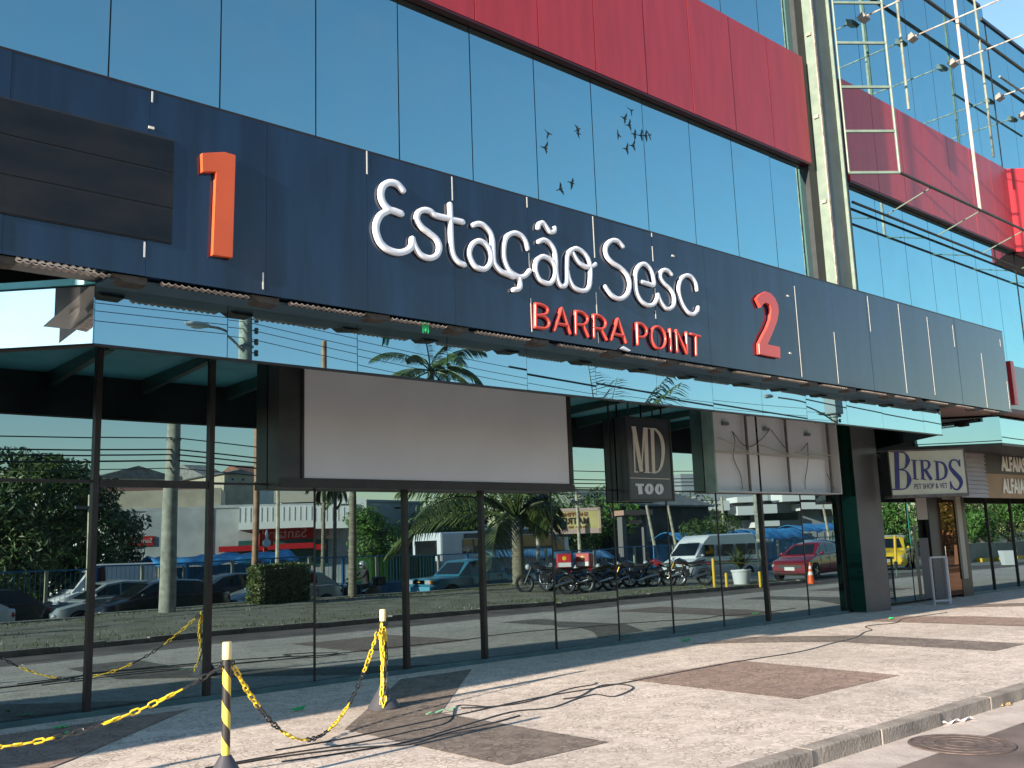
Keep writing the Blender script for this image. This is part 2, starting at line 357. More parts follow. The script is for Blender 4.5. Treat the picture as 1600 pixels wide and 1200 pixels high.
# structural mass behind the glass
core = MB().box((-.5, 11.31, -0.3), (36, 24, 5.4)).box((-.5, 9.62, 5.3), (36, 24, 15.2)).box((33.9, 9.6, 0), (36, 11.1, 5.35))
core.build('wall', BLACK, mall)
rr = random.Random(3)
def pane(x0, x1, z0, z1, Y, m, t=0.0012, name='glass_pane'):
    a = rr.gauss(0, t); c = rr.gauss(0, t); w = x1 - x0; h = z1 - z0
    b = MB(); f = lambda sx, sz: (x0 if sx < 0 else x1, Y + sx * a * w / 2 + sz * c * h / 2, z0 if sz < 0 else z1)
    p = [f(-1, -1), f(1, -1), f(1, 1), f(-1, 1)]
    b.add(p + [(q[0], q[1] + 0.012, q[2]) for q in p], [(0, 1, 2, 3), (7, 6, 5, 4), (0, 4, 5, 1), (1, 5, 6, 2), (2, 6, 7, 3), (3, 7, 4, 0)])
    return b.build(name, m, mall)
bars = [-.55 + 1.365 * i for i in range(3)] + [3.53, 4.84, 6.23, 7.61, 8.95, 10.36, 11.76, 13.12, 14.53, 15.9, 17.3, 18.72]
bars = [b for b in bars if b < 3.4 and b < 2.8] + [b for b in bars if b >= 3.4]
thick = {3.53: .062, 4.84: .062, 7.61: .055, 8.95: .055, 15.9: .06}
for a, b in zip(bars[:-1], bars[1:]):
    pane(a + .006, b - .006, 0.06, 2.455, WALL, SHOPGLASS, 0.0011)
    pane(a + .006, b - .006, 2.47, 4.02, WALL, SHOPGLASS, 0.0011)
for b in bars:
    w = thick.get(b, 0.022)
    MB().box((b - w / 2, WALL - (0.05 if w > .03 else 0.012), 0.0), (b + w / 2, WALL + .05, 4.02)).build('mullion', DARKFRAME, mall)
MB().box((-.55, WALL - .012, 2.44), (3.49, WALL + .05, 2.475)).build('transom', DARKFRAME, mall)
MB().box((3.57, WALL - .045, 2.40), (4.80, WALL + .05, 2.48)).build('transom', DARKFRAME, mall)
MB().box((4.88, WALL - .012, 2.445), (18.7, WALL + .05, 2.472)).build('transom', DARKFRAME, mall)
MB().box((-.55, WALL - .06, -0.01), (18.7, WALL + .05, 0.055)).build('sill', mat('teal_sill', (0.04, 0.09, 0.10), 0.4, 0, .2, 3), mall)
# upper glass, two storeys of panes with open joints between them
SX = [3.06 + 1.195 * i for i in range(-3, 12)]
for a, b in zip(SX[:-1], SX[1:]):
    pane(a + .008, b - .008, 5.5, 8.75, 9.5, UPGLASS, 0.001)
    if a > 7: pane(a + .008, b - .008, 10.75, 15.6, 9.5, UPGLASS, 0.0004)
SX2 = [17.68 + 1.195 * i for i in range(0, 8)]
for a, b in zip(SX2[:-1], SX2[1:]):
    pane(a + .008, b - .008, 5.3, 8.75, 9.5, UPGLASS, 0.0004)
    pane(a + .008, b - .008, 10.75, 15.64, 9.5, UPGLASS, 0.0004)
SX3 = [26.06 + 0.07 + 1.195 * i for i in range(0, 8)]
for a, b in zip(SX3[:-1], SX3[1:]):
    pane(a + .008, b - .008, 5.3, 8.75, 9.5, UPGLASS, 0.0004)
    pane(a + .008, b - .008, 10.75, 15.3, 9.5, UPGLASS, 0.0004)
MB().box((-.5, 9.515, 5.3), (36, 9.615, 15.25)).build('backing', SEAM, mall)
MB().box((16.19, 9.40, 5.3), (17.66, 9.51, 15.7)).build('service_panel', BLACK, mall)
MB().box((-.5, 9.46, 15.6), (25.86, 9.9, 15.7)).build('parapet', DARKFRAME, mall)
MB().box((25.86, 9.46, 15.25), (36, 9.9, 15.34)).build('parapet', DARKFRAME, mall)
# red cladding band
for a, b in list(zip(SX[:-1], SX[1:])) + list(zip(SX2[:-1], SX2[1:])):
    if a > 16.3 and a < 17: continue
    b2 = b - .01 if b < 15.5 or b > 17 else 16.25
    MB().box((a + .006, 9.36 + rr.uniform(-.003, .003), 8.735), (b2, 9.485, 10.96)).build('red_panel', RED, mall)
MB().box((-.5, 9.37, 8.70), (16.25, 9.485, 8.732)).build('band_underside', mat('shaded_red', (0.06, 0.005, 0.012), 0.4), mall)  # underside of the red band, its shade put into a darker red
MB().box((17.68, 9.37, 8.70), (26.1, 9.485, 8.732)).build('band_underside', MATS['shaded_red'], mall)
# red corner box standing out diagonally at the right
dx, dy = 0.75, -0.66; A0 = Vector((25.9, 9.38, 0)); B0 = A0 + Vector((dx, dy, 0)) * 0.95
bx = MB(); bx.add([(A0.x, A0.y, 8.7), (B0.x, B0.y, 8.7), (B0.x + 3, B0.y, 8.7), (B0.x + 3, 9.48, 8.7), (A0.x, 9.48, 8.7), (A0.x, A0.y, 10.97), (B0.x, B0.y, 10.97), (B0.x + 3, B0.y, 10.97), (B0.x + 3, 9.48, 10.97), (A0.x, 9.48, 10.97)],
    [(0, 1, 2, 3, 4), (9, 8, 7, 6, 5), (0, 5, 6, 1), (1, 6, 7, 2), (2, 7, 8, 3), (3, 8, 9, 4), (4, 9, 5, 0)])
bx.build('red_bay', RED, mall)
# ------------------------------------------------ blue fascia of 1.15 m panels
BY = 8.2
NX = [5.31 + 1.146 * i for i in range(-4, 15)]
for a, b in zip(NX[:-1], NX[1:]):
    MB().box((a + .0015, BY + rr.uniform(-.003, .003), 4.045), (b - .0015, BY + .10, 5.775)).build('blue_panel', NAVY, mall)
MB().box((.75, BY + .015, 4.06), (21.3, BY + .30, 5.76)).build('fascia_core', SEAM, mall)
MB().box((.75, BY + .0, 5.776), (21.35, BY + 1.3, 5.80)).build('coping', DARKFRAME, mall)
def seal(px, y0, y1, w=.014):
    x, z1 = at(px, y0, BY - .004); _, z0 = at(px, y1, BY - .004)
    MB().box((x - w / 2, BY - .007, z0), (x + w / 2, BY - .0045, z1)).build('joint_strip', SEAL, mall)
for q in [(238, 143, 160), (573, 236, 272), (706, 276, 313), (823, 308, 324), (926, 338, 402), (1018, 364, 370), (1019, 385, 408), (1241, 447, 587), (1303, 519, 598), (1355, 463, 517), (1403, 475, 612),
          (1448, 495, 615), (1488, 508, 541), (1533, 552, 635), (1562, 530, 541), (1573, 596, 638), (829, 466, 518), (931, 457, 497), (934, 518, 536), (1024, 485, 498), (411, 426, 452), (226, 378, 402), (826, 395, 420), (1023, 450, 470)]: seal(*q)
for px, py in ((505 / 2.963 + 1060, 400 + 185 / 2.963), (1234, 552), (236, 200), (1051, 400)):
    x, z = at(px, py, BY); MB().box((x - .025, BY - .012, z - .012), (x + .025, BY - .0045, z + .012)).build('patch_tape', SEAL, mall)
MB().box((.75, BY + .14, 4.036), (18.9, BY + .40, 4.044)).build('soffit_void', BLACK, mall)
# corrugated metal scraps and brackets along the bottom of the fascia
CORR = mat('corrugated_steel', (0.34, 0.28, 0.24), 0.6, 0.2, 0.4, 12)
for a in [.8 + 1.2 * i for i in range(17)]:
    a += rr.uniform(-.08, .08); L = rr.uniform(.72, .86); b = MB(); n = int(L / .02)
    for k in range(n + 1):
        x = a + L * k / n; z = 4.035 + .011 * math.cos(k * math.pi * 0.66) - .004
        b.v += [Vector((x, BY + .0, z - .03)), Vector((x + .02, BY + .13, z - .02)), Vector((x + .02, BY + .13, z - .01)), Vector((x, BY + .0, z - .022))]
    for k in range(n):
        for j in range(4):
            b.f.append((4 * k + j, 4 * k + (j + 1) % 4, 4 * k + 4 + (j + 1) % 4, 4 * k + 4 + j))
    b.build('corrugated_sheet', CORR, mall)
    x = a + L + .02
    MB().prism([(x, 4.035), (x + .30, 4.04), (x + .30, 3.985 + rr.uniform(-.012, .012)), (x + .1, 3.975)], BY + .03, BY + .22).build('bracket', mat('dark_rust', (0.06, 0.045, 0.035), .7, 0, .4, 12), mall)
    if rr.random() < .5: MB().box((x - .2, BY + .30, 4.018), (x + .1, BY + .32, 4.032)).build('rail_scrap', RUSTSTEEL, mall)
# ------------------------------------------------ canopy 1
CY = 8.6
can = MB()
poly = [(2.73, CY + .02), (18.88, CY + .02), (20.5, 10.95), (0.6, 10.95)]
can.prism(poly, 4.03, 4.09, 'z'); soffit = can.build('canopy_soffit', TEAL, mall)
edges = [at(px, 480, CY)[0] for px in (151, 356, 557.7, 697, 819.6, 925.5, 1019, 1104, 1179, 1246.6, 1308, 1362, 1424, 1470)]
edges[0] = 2.73; edges[-1] = 18.88
for a, b in zip(edges[:-1], edges[1:]):
    pane(a + .004, b - .004, 3.485, 4.0, CY, FASGLASS, 0.002, 'fascia_panel')
MB().box((2.75, CY + .013, 3.47), (18.86, CY + .07, 4.028)).build('fascia_back', BLACK, mall)
MB().box((2.73, CY - .012, 3.462), (18.88, CY + .012, 3.484)).build('fascia_trim', DARKFRAME, mall)
MB().box((2.73, CY - .30, 4.0), (18.88, CY + .02, 4.027)).build('soffit_strip', mat('blue_grey', (0.035, 0.07, 0.11), 0.35, 0, .2, 2), mall)
def facet(p, q, z0, z1, m, name, th=.03):
    p = Vector((*p, 0)); q = Vector((*q, 0)); d = (q - p).normalized(); nrm = Vector((-d.y, d.x, 0)) * th
    b = MB(); b.add([(p.x, p.y, z0), (q.x, q.y, z0), (q.x, q.y, z1), (p.x, p.y, z1), (p.x + nrm.x, p.y + nrm.y, z0), (q.x + nrm.x, q.y + nrm.y, z0), (q.x + nrm.x, q.y + nrm.y, z1), (p.x + nrm.x, p.y + nrm.y, z1)],
        [(0, 1, 2, 3), (7, 6, 5, 4), (0, 4, 5, 1), (1, 5, 6, 2), (2, 6, 7, 3), (3, 7, 4, 0)]); return b.build(name, m, mall)
facet((0.75, 10.70), (2.72, CY), 3.485, 4.0, mirror_mat('glare_mirror', (0.9, 0.92, 0.92), 0.12, 0.001, dirt_lift_col=(.8, .8, .78)), 'fascia_panel', .02)  # near-white mirror and pale diffuse share put sun glare into this facet
facet((0.80, 10.76), (2.76, CY + .04), 3.47, 4.028, BLACK, 'fascia_back', .05)
facet((18.89, CY), (20.5, 10.9), 3.485, 4.0, FASGLASS, 'fascia_panel', .02)
for i in range(14):
    x = 3.65 + 1.2 * i
    if x > 18.6: break
    MB().prism([(CY + .08, 4.028), (10.88, 4.028), (10.88, 3.93), (CY + .5, 3.86), (CY + .12, 3.84), (CY + .08, 3.9)], x - .04, x + .04, 'x').build('canopy_beam', DKGREEN, mall)
# pillar
pil = [(19.0, 10.62), (19.80, 10.50), (19.95, 10.95), (18.9, 10.95)]
MB().prism(pil, 0, 4.02, 'z').build('pillar', mat('grey_cladding', (0.075, 0.068, 0.068), 0.4, 0, .15, 2), mall)
facet((18.885, 10.93), (18.985, 10.615), 0.02, 4.0, mirror_mat('green_pillar_glass', (0.012, 0.055, 0.042), 0.10, 0.02, dirt_lift_col=(0.03, 0.10, 0.08)), 'pillar_glass', -.012)
# ------------------------------------------------ second shop front and canopy
C2 = [(20.74, 10.08), (21.99, 8.72), (34, 8.72), (34, 10.98), (20.0, 10.98)]
MB().prism(C2, 3.42, 3.47, 'z').build('canopy_soffit', BLACK, mall)
MB().prism([(20.9, 10.1), (22.05, 8.80), (33.9, 8.80), (33.9, 10.95), (20.4, 10.95)], 3.48, 4.04, 'z').build('fascia_back', BLACK, mall)
facet((20.74, 10.08), (21.99, 8.72), 3.475, 4.05, FASGLASS, 'fascia_panel', .02)
for a in range(22, 34, 2): pane(a + .0, a + 1.99, 3.475, 4.05, 8.72, FASGLASS, .003, 'fascia_panel')
MB().prism([(19.2, 8.5), (34, 8.3), (34, 10.9), (19.2, 10.9)], 4.10, 4.2, 'z').build('canopy_soffit', mat('pink_soffit', (0.20, 0.13, 0.12), 0.8), mall)
MB().box((21.72, 8.25, 4.25), (21.9, 9.3, 5.2)).build('red_panel', RED, mall)
MB().box((21.9, 8.6, 4.2), (34, 9.3, 5.25)).build('blue_panel', NAVY, mall)
def shoppane(x0, x1, Y=11.12, z1=3.4): pane(x0, x1, .06, z1, Y, SHOPGLASS, .001)
shoppane(20.0, 21.85, 11.0); shoppane(24.95, 26.45); shoppane(26.5, 28.0); shoppane(28.05, 29.6); shoppane(29.65, 31.2); shoppane(31.25, 33.8)
for b in (24.78, 26.475, 28.02, 29.62, 31.22): MB().box((b - .012, 11.08, 0), (b + .012, 11.2, 3.4)).build('mullion', DARKFRAME, mall)
MB().box((19.9, 11.22, 0), (34, 11.3, 3.4)).build('wall', BLACK, mall)
MB().box((24.85, 11.06, -.01), (33.8, 11.2, .055)).build('sill', MATS['teal_sill'], mall)
def pbox(px0, py0, px1, py1, Y, d, name, m, par=None):
    pm = (py0 + py1) / 2; x0 = at(px0, pm, Y)[0]; x1 = at(px1, pm, Y)[0]; z0 = at(px0, py1, Y)[1]; z1 = at(px1, py0, Y)[1]; return MB().box((x0, Y, max(z0, 0)), (x1, Y + d, z1)).build(name, m, par or mall)
# doorway recess
shoppane(21.9, 22.35, 11.0)
pbox(1429, 776, 1434, 938, 11.0, .12, 'door_frame', DARKFRAME)
pbox(1432, 770, 1452, 812, 11.05, .08, 'door_panel', mat('grey_board', (0.32, 0.29, 0.26), .7))
pbox(1434, 840, 1455, 938, 11.06, .07, 'door_panel', mat('dark_grey_board', (0.045, 0.04, 0.05), .6))
pbox(1456, 776, 1474, 938, 11.04, .1, 'door_frame', BLACK)
dr = pbox(1475, 781, 1497, 932, 11.0, .05, 'door', mirror_mat('brown_glass', (0.22, 0.13, 0.09), 0.14, 0.004, dirt_lift_col=(0.18, 0.08, 0.05)))
hx, hz = at(1474, 870, 11.0); MB().tube([(hx + .15, 11.0, hz - .2), (hx + .15, 11.0, hz + .25)], .015).build('handle', CHROME, dr)
pbox(1498, 776, 1514, 934, 11.0, .15, 'door_frame', DARKFRAME)
pbox(1472, 775, 1500, 781, 11.0, .15, 'door_frame', GREYSTEEL)
pbox(1500, 776, 1507, 905, 10.95, .06, 'post', mat('pale_post', (0.30, 0.28, 0.23), .6))
nb = thing('neighbour_building', 'plain white building standing forward beyond the left picture edge', 'building', (-14, 7.6, 0))
MB().box((-30, 7.6, -.2), (-8.2, 24, 8.6)).build('wall', WHITEWALL, nb); MB().box((-30.1, 7.5, 8.6), (-8.1, 24, 8.9)).build('parapet', GREYWALL, nb)
for k in range(5):
    w = MB().box((-27 + k * 4, 7.56, 4.2), (-25.2 + k * 4, 7.59, 6.2)).build('window', GREYWALL, nb); MB().box((-26.9 + k * 4, 7.54, 4.3), (-25.3 + k * 4, 7.559, 6.1)).build('pane', DARKWIN, w)
# ------------------------------------------------ I-section column
cl = thing('steel_column', 'tall pale green steel column rising beside the red cladding band', 'column', (16.1, 8.9, 5.8))
MB().box((16.47, 9.20, 5.0), (17.08, 9.398, 17.0)).build('web', GREENSTEEL, cl)
MB().box((16.50, 9.185, 5.0), (17.03, 9.198, 17.0)).build('shade_plate', mat('shaded_face', (0.075, 0.09, 0.08), .5, 0, .2, 2), cl)  # added dark sheet: shade of the column's front put into its colour
MB().box((16.44, 9.17, 5.0), (16.495, 9.188, 17.0)).build('flange', mat('rust_edge', (0.36, 0.30, 0.25), .7, 0, .4, 9), cl)
MB().box((17.04, 9.12, 5.0), (17.075, 9.198, 17.0)).build('flange', GREENSTEEL, cl)
for k in range(7):
    z = 6.2 + k * 1.75; MB().box((16.435, 9.24, z), (16.468, 9.34, z + .06)).build('cleat', RUSTSTEEL, cl)
# ================================================================== SIGNS AND LETTERING
LY = BY - 0.012
def lp(px, py): 
    x, z = at(px, py, LY - .05); return Vector((x, LY - 0.05, z))
def zoomed(ox, oy, s): return lambda x, y: lp(ox + x / s, oy + y / s)
def stroke(name, paths, m, parent, r, flat=0.9, closed=(), k=7):
    b = MB(); r *= .78
    for i, pts in enumerate(paths):
        pts = spline(pts, k, i in closed)
        if i not in closed:       # rounded ends
            d0 = (pts[0] - pts[1]).normalized(); d1 = (pts[-1] - pts[-2]).normalized()
            rs = [r * .45, r * .85] + [r] * len(pts) + [r * .85, r * .45]
            P = [pts[0] + d0 * r * .9, pts[0] + d0 * r * .55] + pts + [pts[-1] + d1 * r * .55, pts[-1] + d1 * r * .9]
        else: rs = [r] * len(pts); P = pts
        o = len(b.v); b.tube(P, rs, 10, cap=i not in closed)
    for v in b.v: v.y = LY - .028 + max(-1, (v.y - (LY - .05)) / r) * .016 if v.y < LY - .05 else LY
    return b.build(name, m, parent, smooth=True)
def cs(f, *p): return [f(*q) for q in p]
a1 = zoomed(570, 260, 7.5); a2 = zoomed(700, 310, 7.5); a3 = zoomed(820, 330, 7.5); a4 = zoomed(940, 360, 7.5)
ln = thing('sign_lettering', 'large white rounded script lettering reading Estação Sesc on the blue fascia', 'lettering', (8.1, LY, 5.0))
stroke('letter', [cs(a1, (465, 270), (400, 200), (310, 180), (235, 220), (208, 310), (232, 410), (300, 490), (380, 520), (445, 545)),
                  cs(a1, (290, 512), (205, 560), (155, 660), (155, 760), (200, 880), (290, 965), (410, 1003), (510, 980), (568, 925), (577, 845))], WHITE, ln, .047)
stroke('letter', [cs(a1, (577, 845), (612, 940), (680, 1030), (780, 1068), (862, 1030), (893, 940), (860, 845), (775, 772), (685, 700), (632, 610), (650, 530), (720, 502), (790, 520), (850, 565), (1010, 605), (1165, 645))], WHITE, ln, .042)
stroke('letter', [cs(a1, (1018, 440), (1024, 600), (1030, 800), (1038, 940), (1062, 1040), (1120, 1115), (1185, 1148))], WHITE, ln, .039)
stroke('letter', [cs(a2, (315, 305), (375, 288), (440, 310), (510, 385), (540, 480), (547, 600), (552, 700), (572, 770), (640, 845), (720, 882), (790, 912)),
                  cs(a2, (385, 490), (470, 540), (520, 640), (518, 740), (470, 810), (420, 823), (340, 790), (288, 710), (270, 620), (305, 530))], WHITE, ln, .039, closed=(1,))
stroke('letter', [cs(a2, (950, 580), (930, 500), (880, 430), (800, 398), (720, 430), (682, 510), (672, 640), (690, 740), (745, 845), (850, 912), (920, 900), (975, 840)),
                  cs(a2, (855, 925), (867, 1010), (845, 1055), (790, 1065))], WHITE, ln, .038)
stroke('letter', [cs(a3, (185, 350), (240, 330), (310, 365), (365, 450), (383, 560), (385, 680), (403, 800), (440, 866), (488, 868), (512, 800), (512, 640), (517, 530)),
                  cs(a3, (245, 525), (330, 570), (375, 660), (370, 760), (325, 832), (270, 838), (190, 790), (147, 690), (152, 590), (190, 540)),
                  cs(a3, (175, 185), (190, 140), (235, 132), (280, 190), (312, 235), (358, 232), (370, 192))], WHITE, ln, .037, closed=(1,))
stroke('letter', [cs(a3, (515, 640), (517, 530), (550, 462), (620, 430), (705, 475), (765, 560), (788, 680), (780, 850), (740, 918), (670, 925), (590, 880), (540, 790), (517, 690)),
                  cs(a3, (585, 490), (650, 590), (735, 645), (795, 642), (845, 615))], WHITE, ln, .036)
stroke('letter', [cs(a4, (268, 180), (210, 120), (140, 112), (82, 160), (66, 230), (92, 310), (160, 380), (250, 440), (322, 520), (350, 620), (332, 720), (280, 780), (210, 795), (130, 745), (62, 655))], WHITE, ln, .037)
stroke('letter', [cs(a4, (490, 598), (560, 618), (628, 635), (628, 560), (592, 450), (530, 390), (470, 400), (422, 480), (418, 600), (432, 720), (480, 815), (560, 872), (630, 858), (670, 795), (680, 750))], WHITE, ln, .035)
stroke('letter', [cs(a4, (680, 750), (712, 830), (770, 905), (820, 912), (868, 860), (866, 760), (822, 680), (752, 615), (710, 550), (712, 490), (750, 457), (800, 470), (838, 510))], WHITE, ln, .034)
stroke('letter', [cs(a4, (1135, 690), (1120, 610), (1072, 540), (1010, 522), (952, 562), (924, 650), (930, 750), (968, 860), (1030, 950), (1088, 978), (1138, 940), (1150, 900))], WHITE, ln, .035)
b5 = zoomed(825, 460, 10.667); b6 = zoomed(960, 480, 10.667)
l2 = thing('sign_lettering', 'smaller red capital lettering reading BARRA POINT under the white script', 'lettering', (9.2, LY, 4.4))
def seg(*p):  # straight strokes kept sharp
    out = []
    for i in range(len(p) - 1):
        a, b = Vector(p[i]), Vector(p[i + 1]); out += [a.lerp(b, t / 4) for t in range(4)]
    out.append(Vector(p[-1])); return out
LR = .023
stroke('letter', [seg(b5(150, 150), b5(150, 535)), cs(b5, (150, 150), (250, 165), (335, 210), (350, 275), (300, 330), (150, 335)), cs(b5, (160, 340), (300, 362), (370, 440), (368, 515), (300, 560), (150, 535))], REDACR, l2, LR, k=3)
stroke('letter', [seg(b5(465, 590), b5(585, 225), b5(728, 640)), seg(b5(515, 480), b5(665, 508))], REDACR, l2, LR, k=3)
stroke('letter', [seg(b5(820, 655), b5(820, 275)), cs(b5, (820, 275), (920, 290), (1005, 360), (1012, 440), (950, 500), (820, 488)), seg(b5(945, 505), b5(1028, 692))], REDACR, l2, LR, k=3)
stroke('letter', [seg(b5(1125, 710), b5(1120, 338)), cs(b5, (1120, 338), (1220, 352), (1305, 425), (1312, 510), (1260, 570), (1120, 550)), seg(b5(1245, 575), b5(1335, 745))], REDACR, l2, LR, k=3)
stroke('letter', [seg(b5(1410, 752), b6(80, 190), b6(215, 580)), seg(b6(15, 435), b6(165, 470))], REDACR, l2, LR, k=3)
stroke('letter', [seg(b6(412, 612), b6(402, 262)), cs(b6, (402, 262), (480, 275), (552, 345), (560, 430), (510, 490), (410, 482))], REDACR, l2, LR, k=3)
stroke('letter', [[b6(757 + 118 * math.sin(t) , 500 + 35 * math.sin(t) - 182 * math.cos(t)) for t in [i * math.pi / 8 for i in range(16)]]], REDACR, l2, .02, closed=(0,), k=3)
stroke('letter', [seg(b6(950, 365), b6(965, 715))], REDACR, l2, LR, k=3)
stroke('letter', [seg(b6(1070, 735), b6(1052, 382), b6(1232, 762), b6(1222, 420))], REDACR, l2, LR, k=3)
stroke('letter', [seg(b6(1300, 440), b6(1450, 482)), seg(b6(1380, 465), b6(1385, 792))], REDACR, l2, LR, k=3)
def numeral(name, pts, m, label):
    poly = [(lp(*p).x, lp(*p).z) for p in pts]
    o = MB().prism(poly, LY - .05, LY, 'y').build(name, m, bevel=.004); return tag(o, label, 'number')
numeral('number_sign', [(315.6, 239), (351, 237.3), (368.5, 242.3), (363.8, 402.6), (332.4, 398.2), (337.5, 268.3), (316.6, 268.3)], ORANGE, 'orange block numeral 1 left of the white script lettering')
P2 = [(190, 225), (240, 165), (310, 130), (380, 155), (440, 220), (480, 310), (490, 400), (470, 520), (410, 680), (340, 840), (505, 875), (512, 1025), (370, 1000), (230, 970), (222, 830), (275, 720), (330, 620), (375, 500), (385, 380), (370, 310), (320, 280), (285, 300), (250, 345)]
numeral('number_sign', [(1160 + x / 8.571, 440 + y / 8.571) for x, y in P2], REDACR, 'pinkish red block numeral 2 right of the white script lettering')
# dark slatted sign board at the far left of the fascia
sb = thing('slat_board', 'dark board of four wide horizontal slats at the left end of the blue fascia', 'sign board', (2.2, BY, 4.8))
zs = [at(270, y, BY - .03)[1] for y in (217, 270, 326, 381)]
slm = mat('slat_brown', (0.008, 0.011, 0.016), 0.3, 0, .0, 1.4, c2=(0.022, 0.021, 0.023), stretch=(1, 1, 2.5), spec=.2)
for i in range(3):
    MB().box((-.4, BY - .016, zs[i + 1] + .008), (3.24, BY - .006, zs[i] - .012)).build('slat', slm, sb, bevel=.003)
MB().box((-.4, BY - .014, 4.12), (1.82, BY - .006, zs[3] - .014)).build('slat', slm, sb, bevel=.006)
MB().box((-.4, BY - .02, 4.30), (3.24, BY - .0045, zs[0] + .01)).build('backing', SEAM, sb) if False else MB().box((-.4, BY - .009, zs[3]), (3.24, BY - .0045, zs[0])).build('backing', SEAM, sb)

# ------------------------------------------------ serif ribbons
def ribbon(b, f, pts, ws, n0, n1, nrm, k=6, smooth=True):
    P = spline([Vector((x, y, 0)) for x, y in pts], k) if smooth and len(pts) > 2 else [Vector((x, y, 0)) for x, y in pts]
    m = len(P); o = len(b.v)
    W = []
    for i in range(m):
        t = i / (m - 1) * (len(ws) - 1); j = min(int(t), len(ws) - 2); W.append(ws[j] + (ws[j + 1] - ws[j]) * (t - j))
    for i in range(m):
        d = (P[min(i + 1, m - 1)] - P[max(i - 1, 0)]).normalized(); s = Vector((-d.y, d.x, 0)) * W[i] / 2
        for q in (P[i] - s, P[i] + s):
            w = f(q.x, q.y); b.v.append(w + nrm * n0); b.v.append(w + nrm * n1)
    for i in range(m - 1):
        a = o + i * 4; c = a + 4
        b.f += [(a + 1, a + 3, c + 3, c + 1), (a, c, c + 2, a + 2), (a, a + 1, c + 1, c), (a + 2, c + 2, c + 3, a + 3)]
    e = o + (m - 1) * 4; b.f += [(o, o + 2, o + 3, o + 1), (e, e + 1, e + 3, e + 2)]
def glyph(name, f, strokes, m, par, nrm, d=.012):
    b = MB()
    for i, s in enumerate(strokes): ribbon(b, f, s[0], s[1], 0.0, d + .0007 * i, nrm, 7, len(s) < 3)
    return b.build(name, m, par)
def bilin(A, B, C, D, w, h):   # A top-left, B top-right, C bottom-left, D bottom-right
    A, B, C, D = map(Vector, (A, B, C, D))
    def f(x, y): u = x / w; v = y / h; return (A * (1 - u) + B * u) * (1 - v) + (C * (1 - u) + D * u) * v
    return f
SY = 10.65
# MD TOO box
NEGY = Vector((0, -1, 0))
md = thing('sign_box', 'dark upright box sign reading MD TOO beside the blank billboard', 'sign', (12.19, 10.65, 2.27))
MDB = mat('sign_dark', (0.028, 0.028, 0.035), 0.3, 0, .2, 2)
MB().box((11.888, SY, 2.281), (13.040, SY + .24, 3.668)).build('box', MDB, md, bevel=.006)
MB().box((11.882, SY - .012, 2.269), (11.926, SY - .0005, 3.674)).box((13.003, SY - .012, 2.269), (13.046, SY - .0005, 3.674)).box((11.926, SY - .012, 2.269), (13.003, SY - .0005, 2.306)).box((11.926, SY - .012, 3.637), (13.003, SY - .0005, 3.674)).build('frame', BLACK, md)
for x in (12.111, 12.731): MB().tube([(x, SY + .12, 3.658), (x, SY + .12, 4.04)], .015).build('hanger', BLACK, md)
LET = mat('sign_beige', (0.50, 0.44, 0.40), 0.5)
def mf(x, y):
    X, Z = at(960 + x / 7.5, 640 + y / 7.5, SY); return Vector((X, SY - .001, Z))
glyph('letter', mf, [([(216, 205), (236, 725)], [14, 14], 1), ([(220, 200), (312, 728)], [44, 40], 1), ([(312, 728), (342, 215)], [12, 16], 1), ([(358, 215), (378, 735)], [44, 40], 1),
    ([(195, 203), (242, 206)], [12, 12], 1), ([(222, 728), (272, 732)], [13, 13], 1), ([(332, 217), (384, 220)], [12, 12], 1), ([(345, 735), (412, 738)], [13, 13], 1)], LET, md, NEGY)
glyph('letter', mf, [([(438, 225), (455, 738)], [38, 36], 1), ([(425, 226), (480, 235), (545, 330), (566, 480), (548, 640), (505, 725), (440, 738)], [12, 18, 34, 38, 34, 18, 12]),
    ([(397, 220), (450, 226)], [12, 12], 1), ([(425, 738), (480, 742)], [13, 13], 1)], LET, md, NEGY)
MB().box((mf(172, 800).x, SY - .008, mf(172, 800).z - .006), (mf(642, 805).x, SY - .001, mf(172, 800).z + .006)).build('rule', LET, md)
glyph('letter', mf, [([(288, 870), (303, 992)], [46, 46], 1), ([(242, 880), (340, 884)], [26, 26], 1)], mat('sign_grey', (0.50, 0.50, 0.54), .5), md, NEGY)
def oo(cx, cy): return [([(cx + 30 * math.sin(t), cy - 50 * math.cos(t)) for t in [i * math.pi / 8 for i in range(17)]], [24, 34, 42, 34, 24, 34, 42, 34, 24])]
glyph('letter', mf, oo(402, 930), MATS['sign_grey'], md, NEGY); glyph('letter', mf, oo(520, 932), MATS['sign_grey'], md, NEGY)
# blank billboard
bb = thing('billboard', 'large blank pale billboard with dark frame hung under the canopy', 'billboard', (8.0, 10.65, 2.39))
MB().box((5.573, SY - .05, 2.405), (10.563, SY + .24, 4.015)).build('case', mat('dark_case', (0.03, 0.028, 0.028), .4, 0, .5, 2), bb, bevel=.006)
MB().box((5.907, SY - .062, 2.522), (10.477, SY - .052, 4.015)).build('face', BOARD, bb)
MB().box((5.573, SY - .09, 2.405), (10.563, SY - .052, 2.509)).box((10.483, SY - .075, 2.515), (10.563, SY - .052, 4.015)).box((5.870, SY - .075, 2.515), (5.904, SY - .052, 4.015)).box((5.907, SY - .075, 4.015), (10.477, SY - .052, 4.015)).build('frame', DARKFRAME, bb)
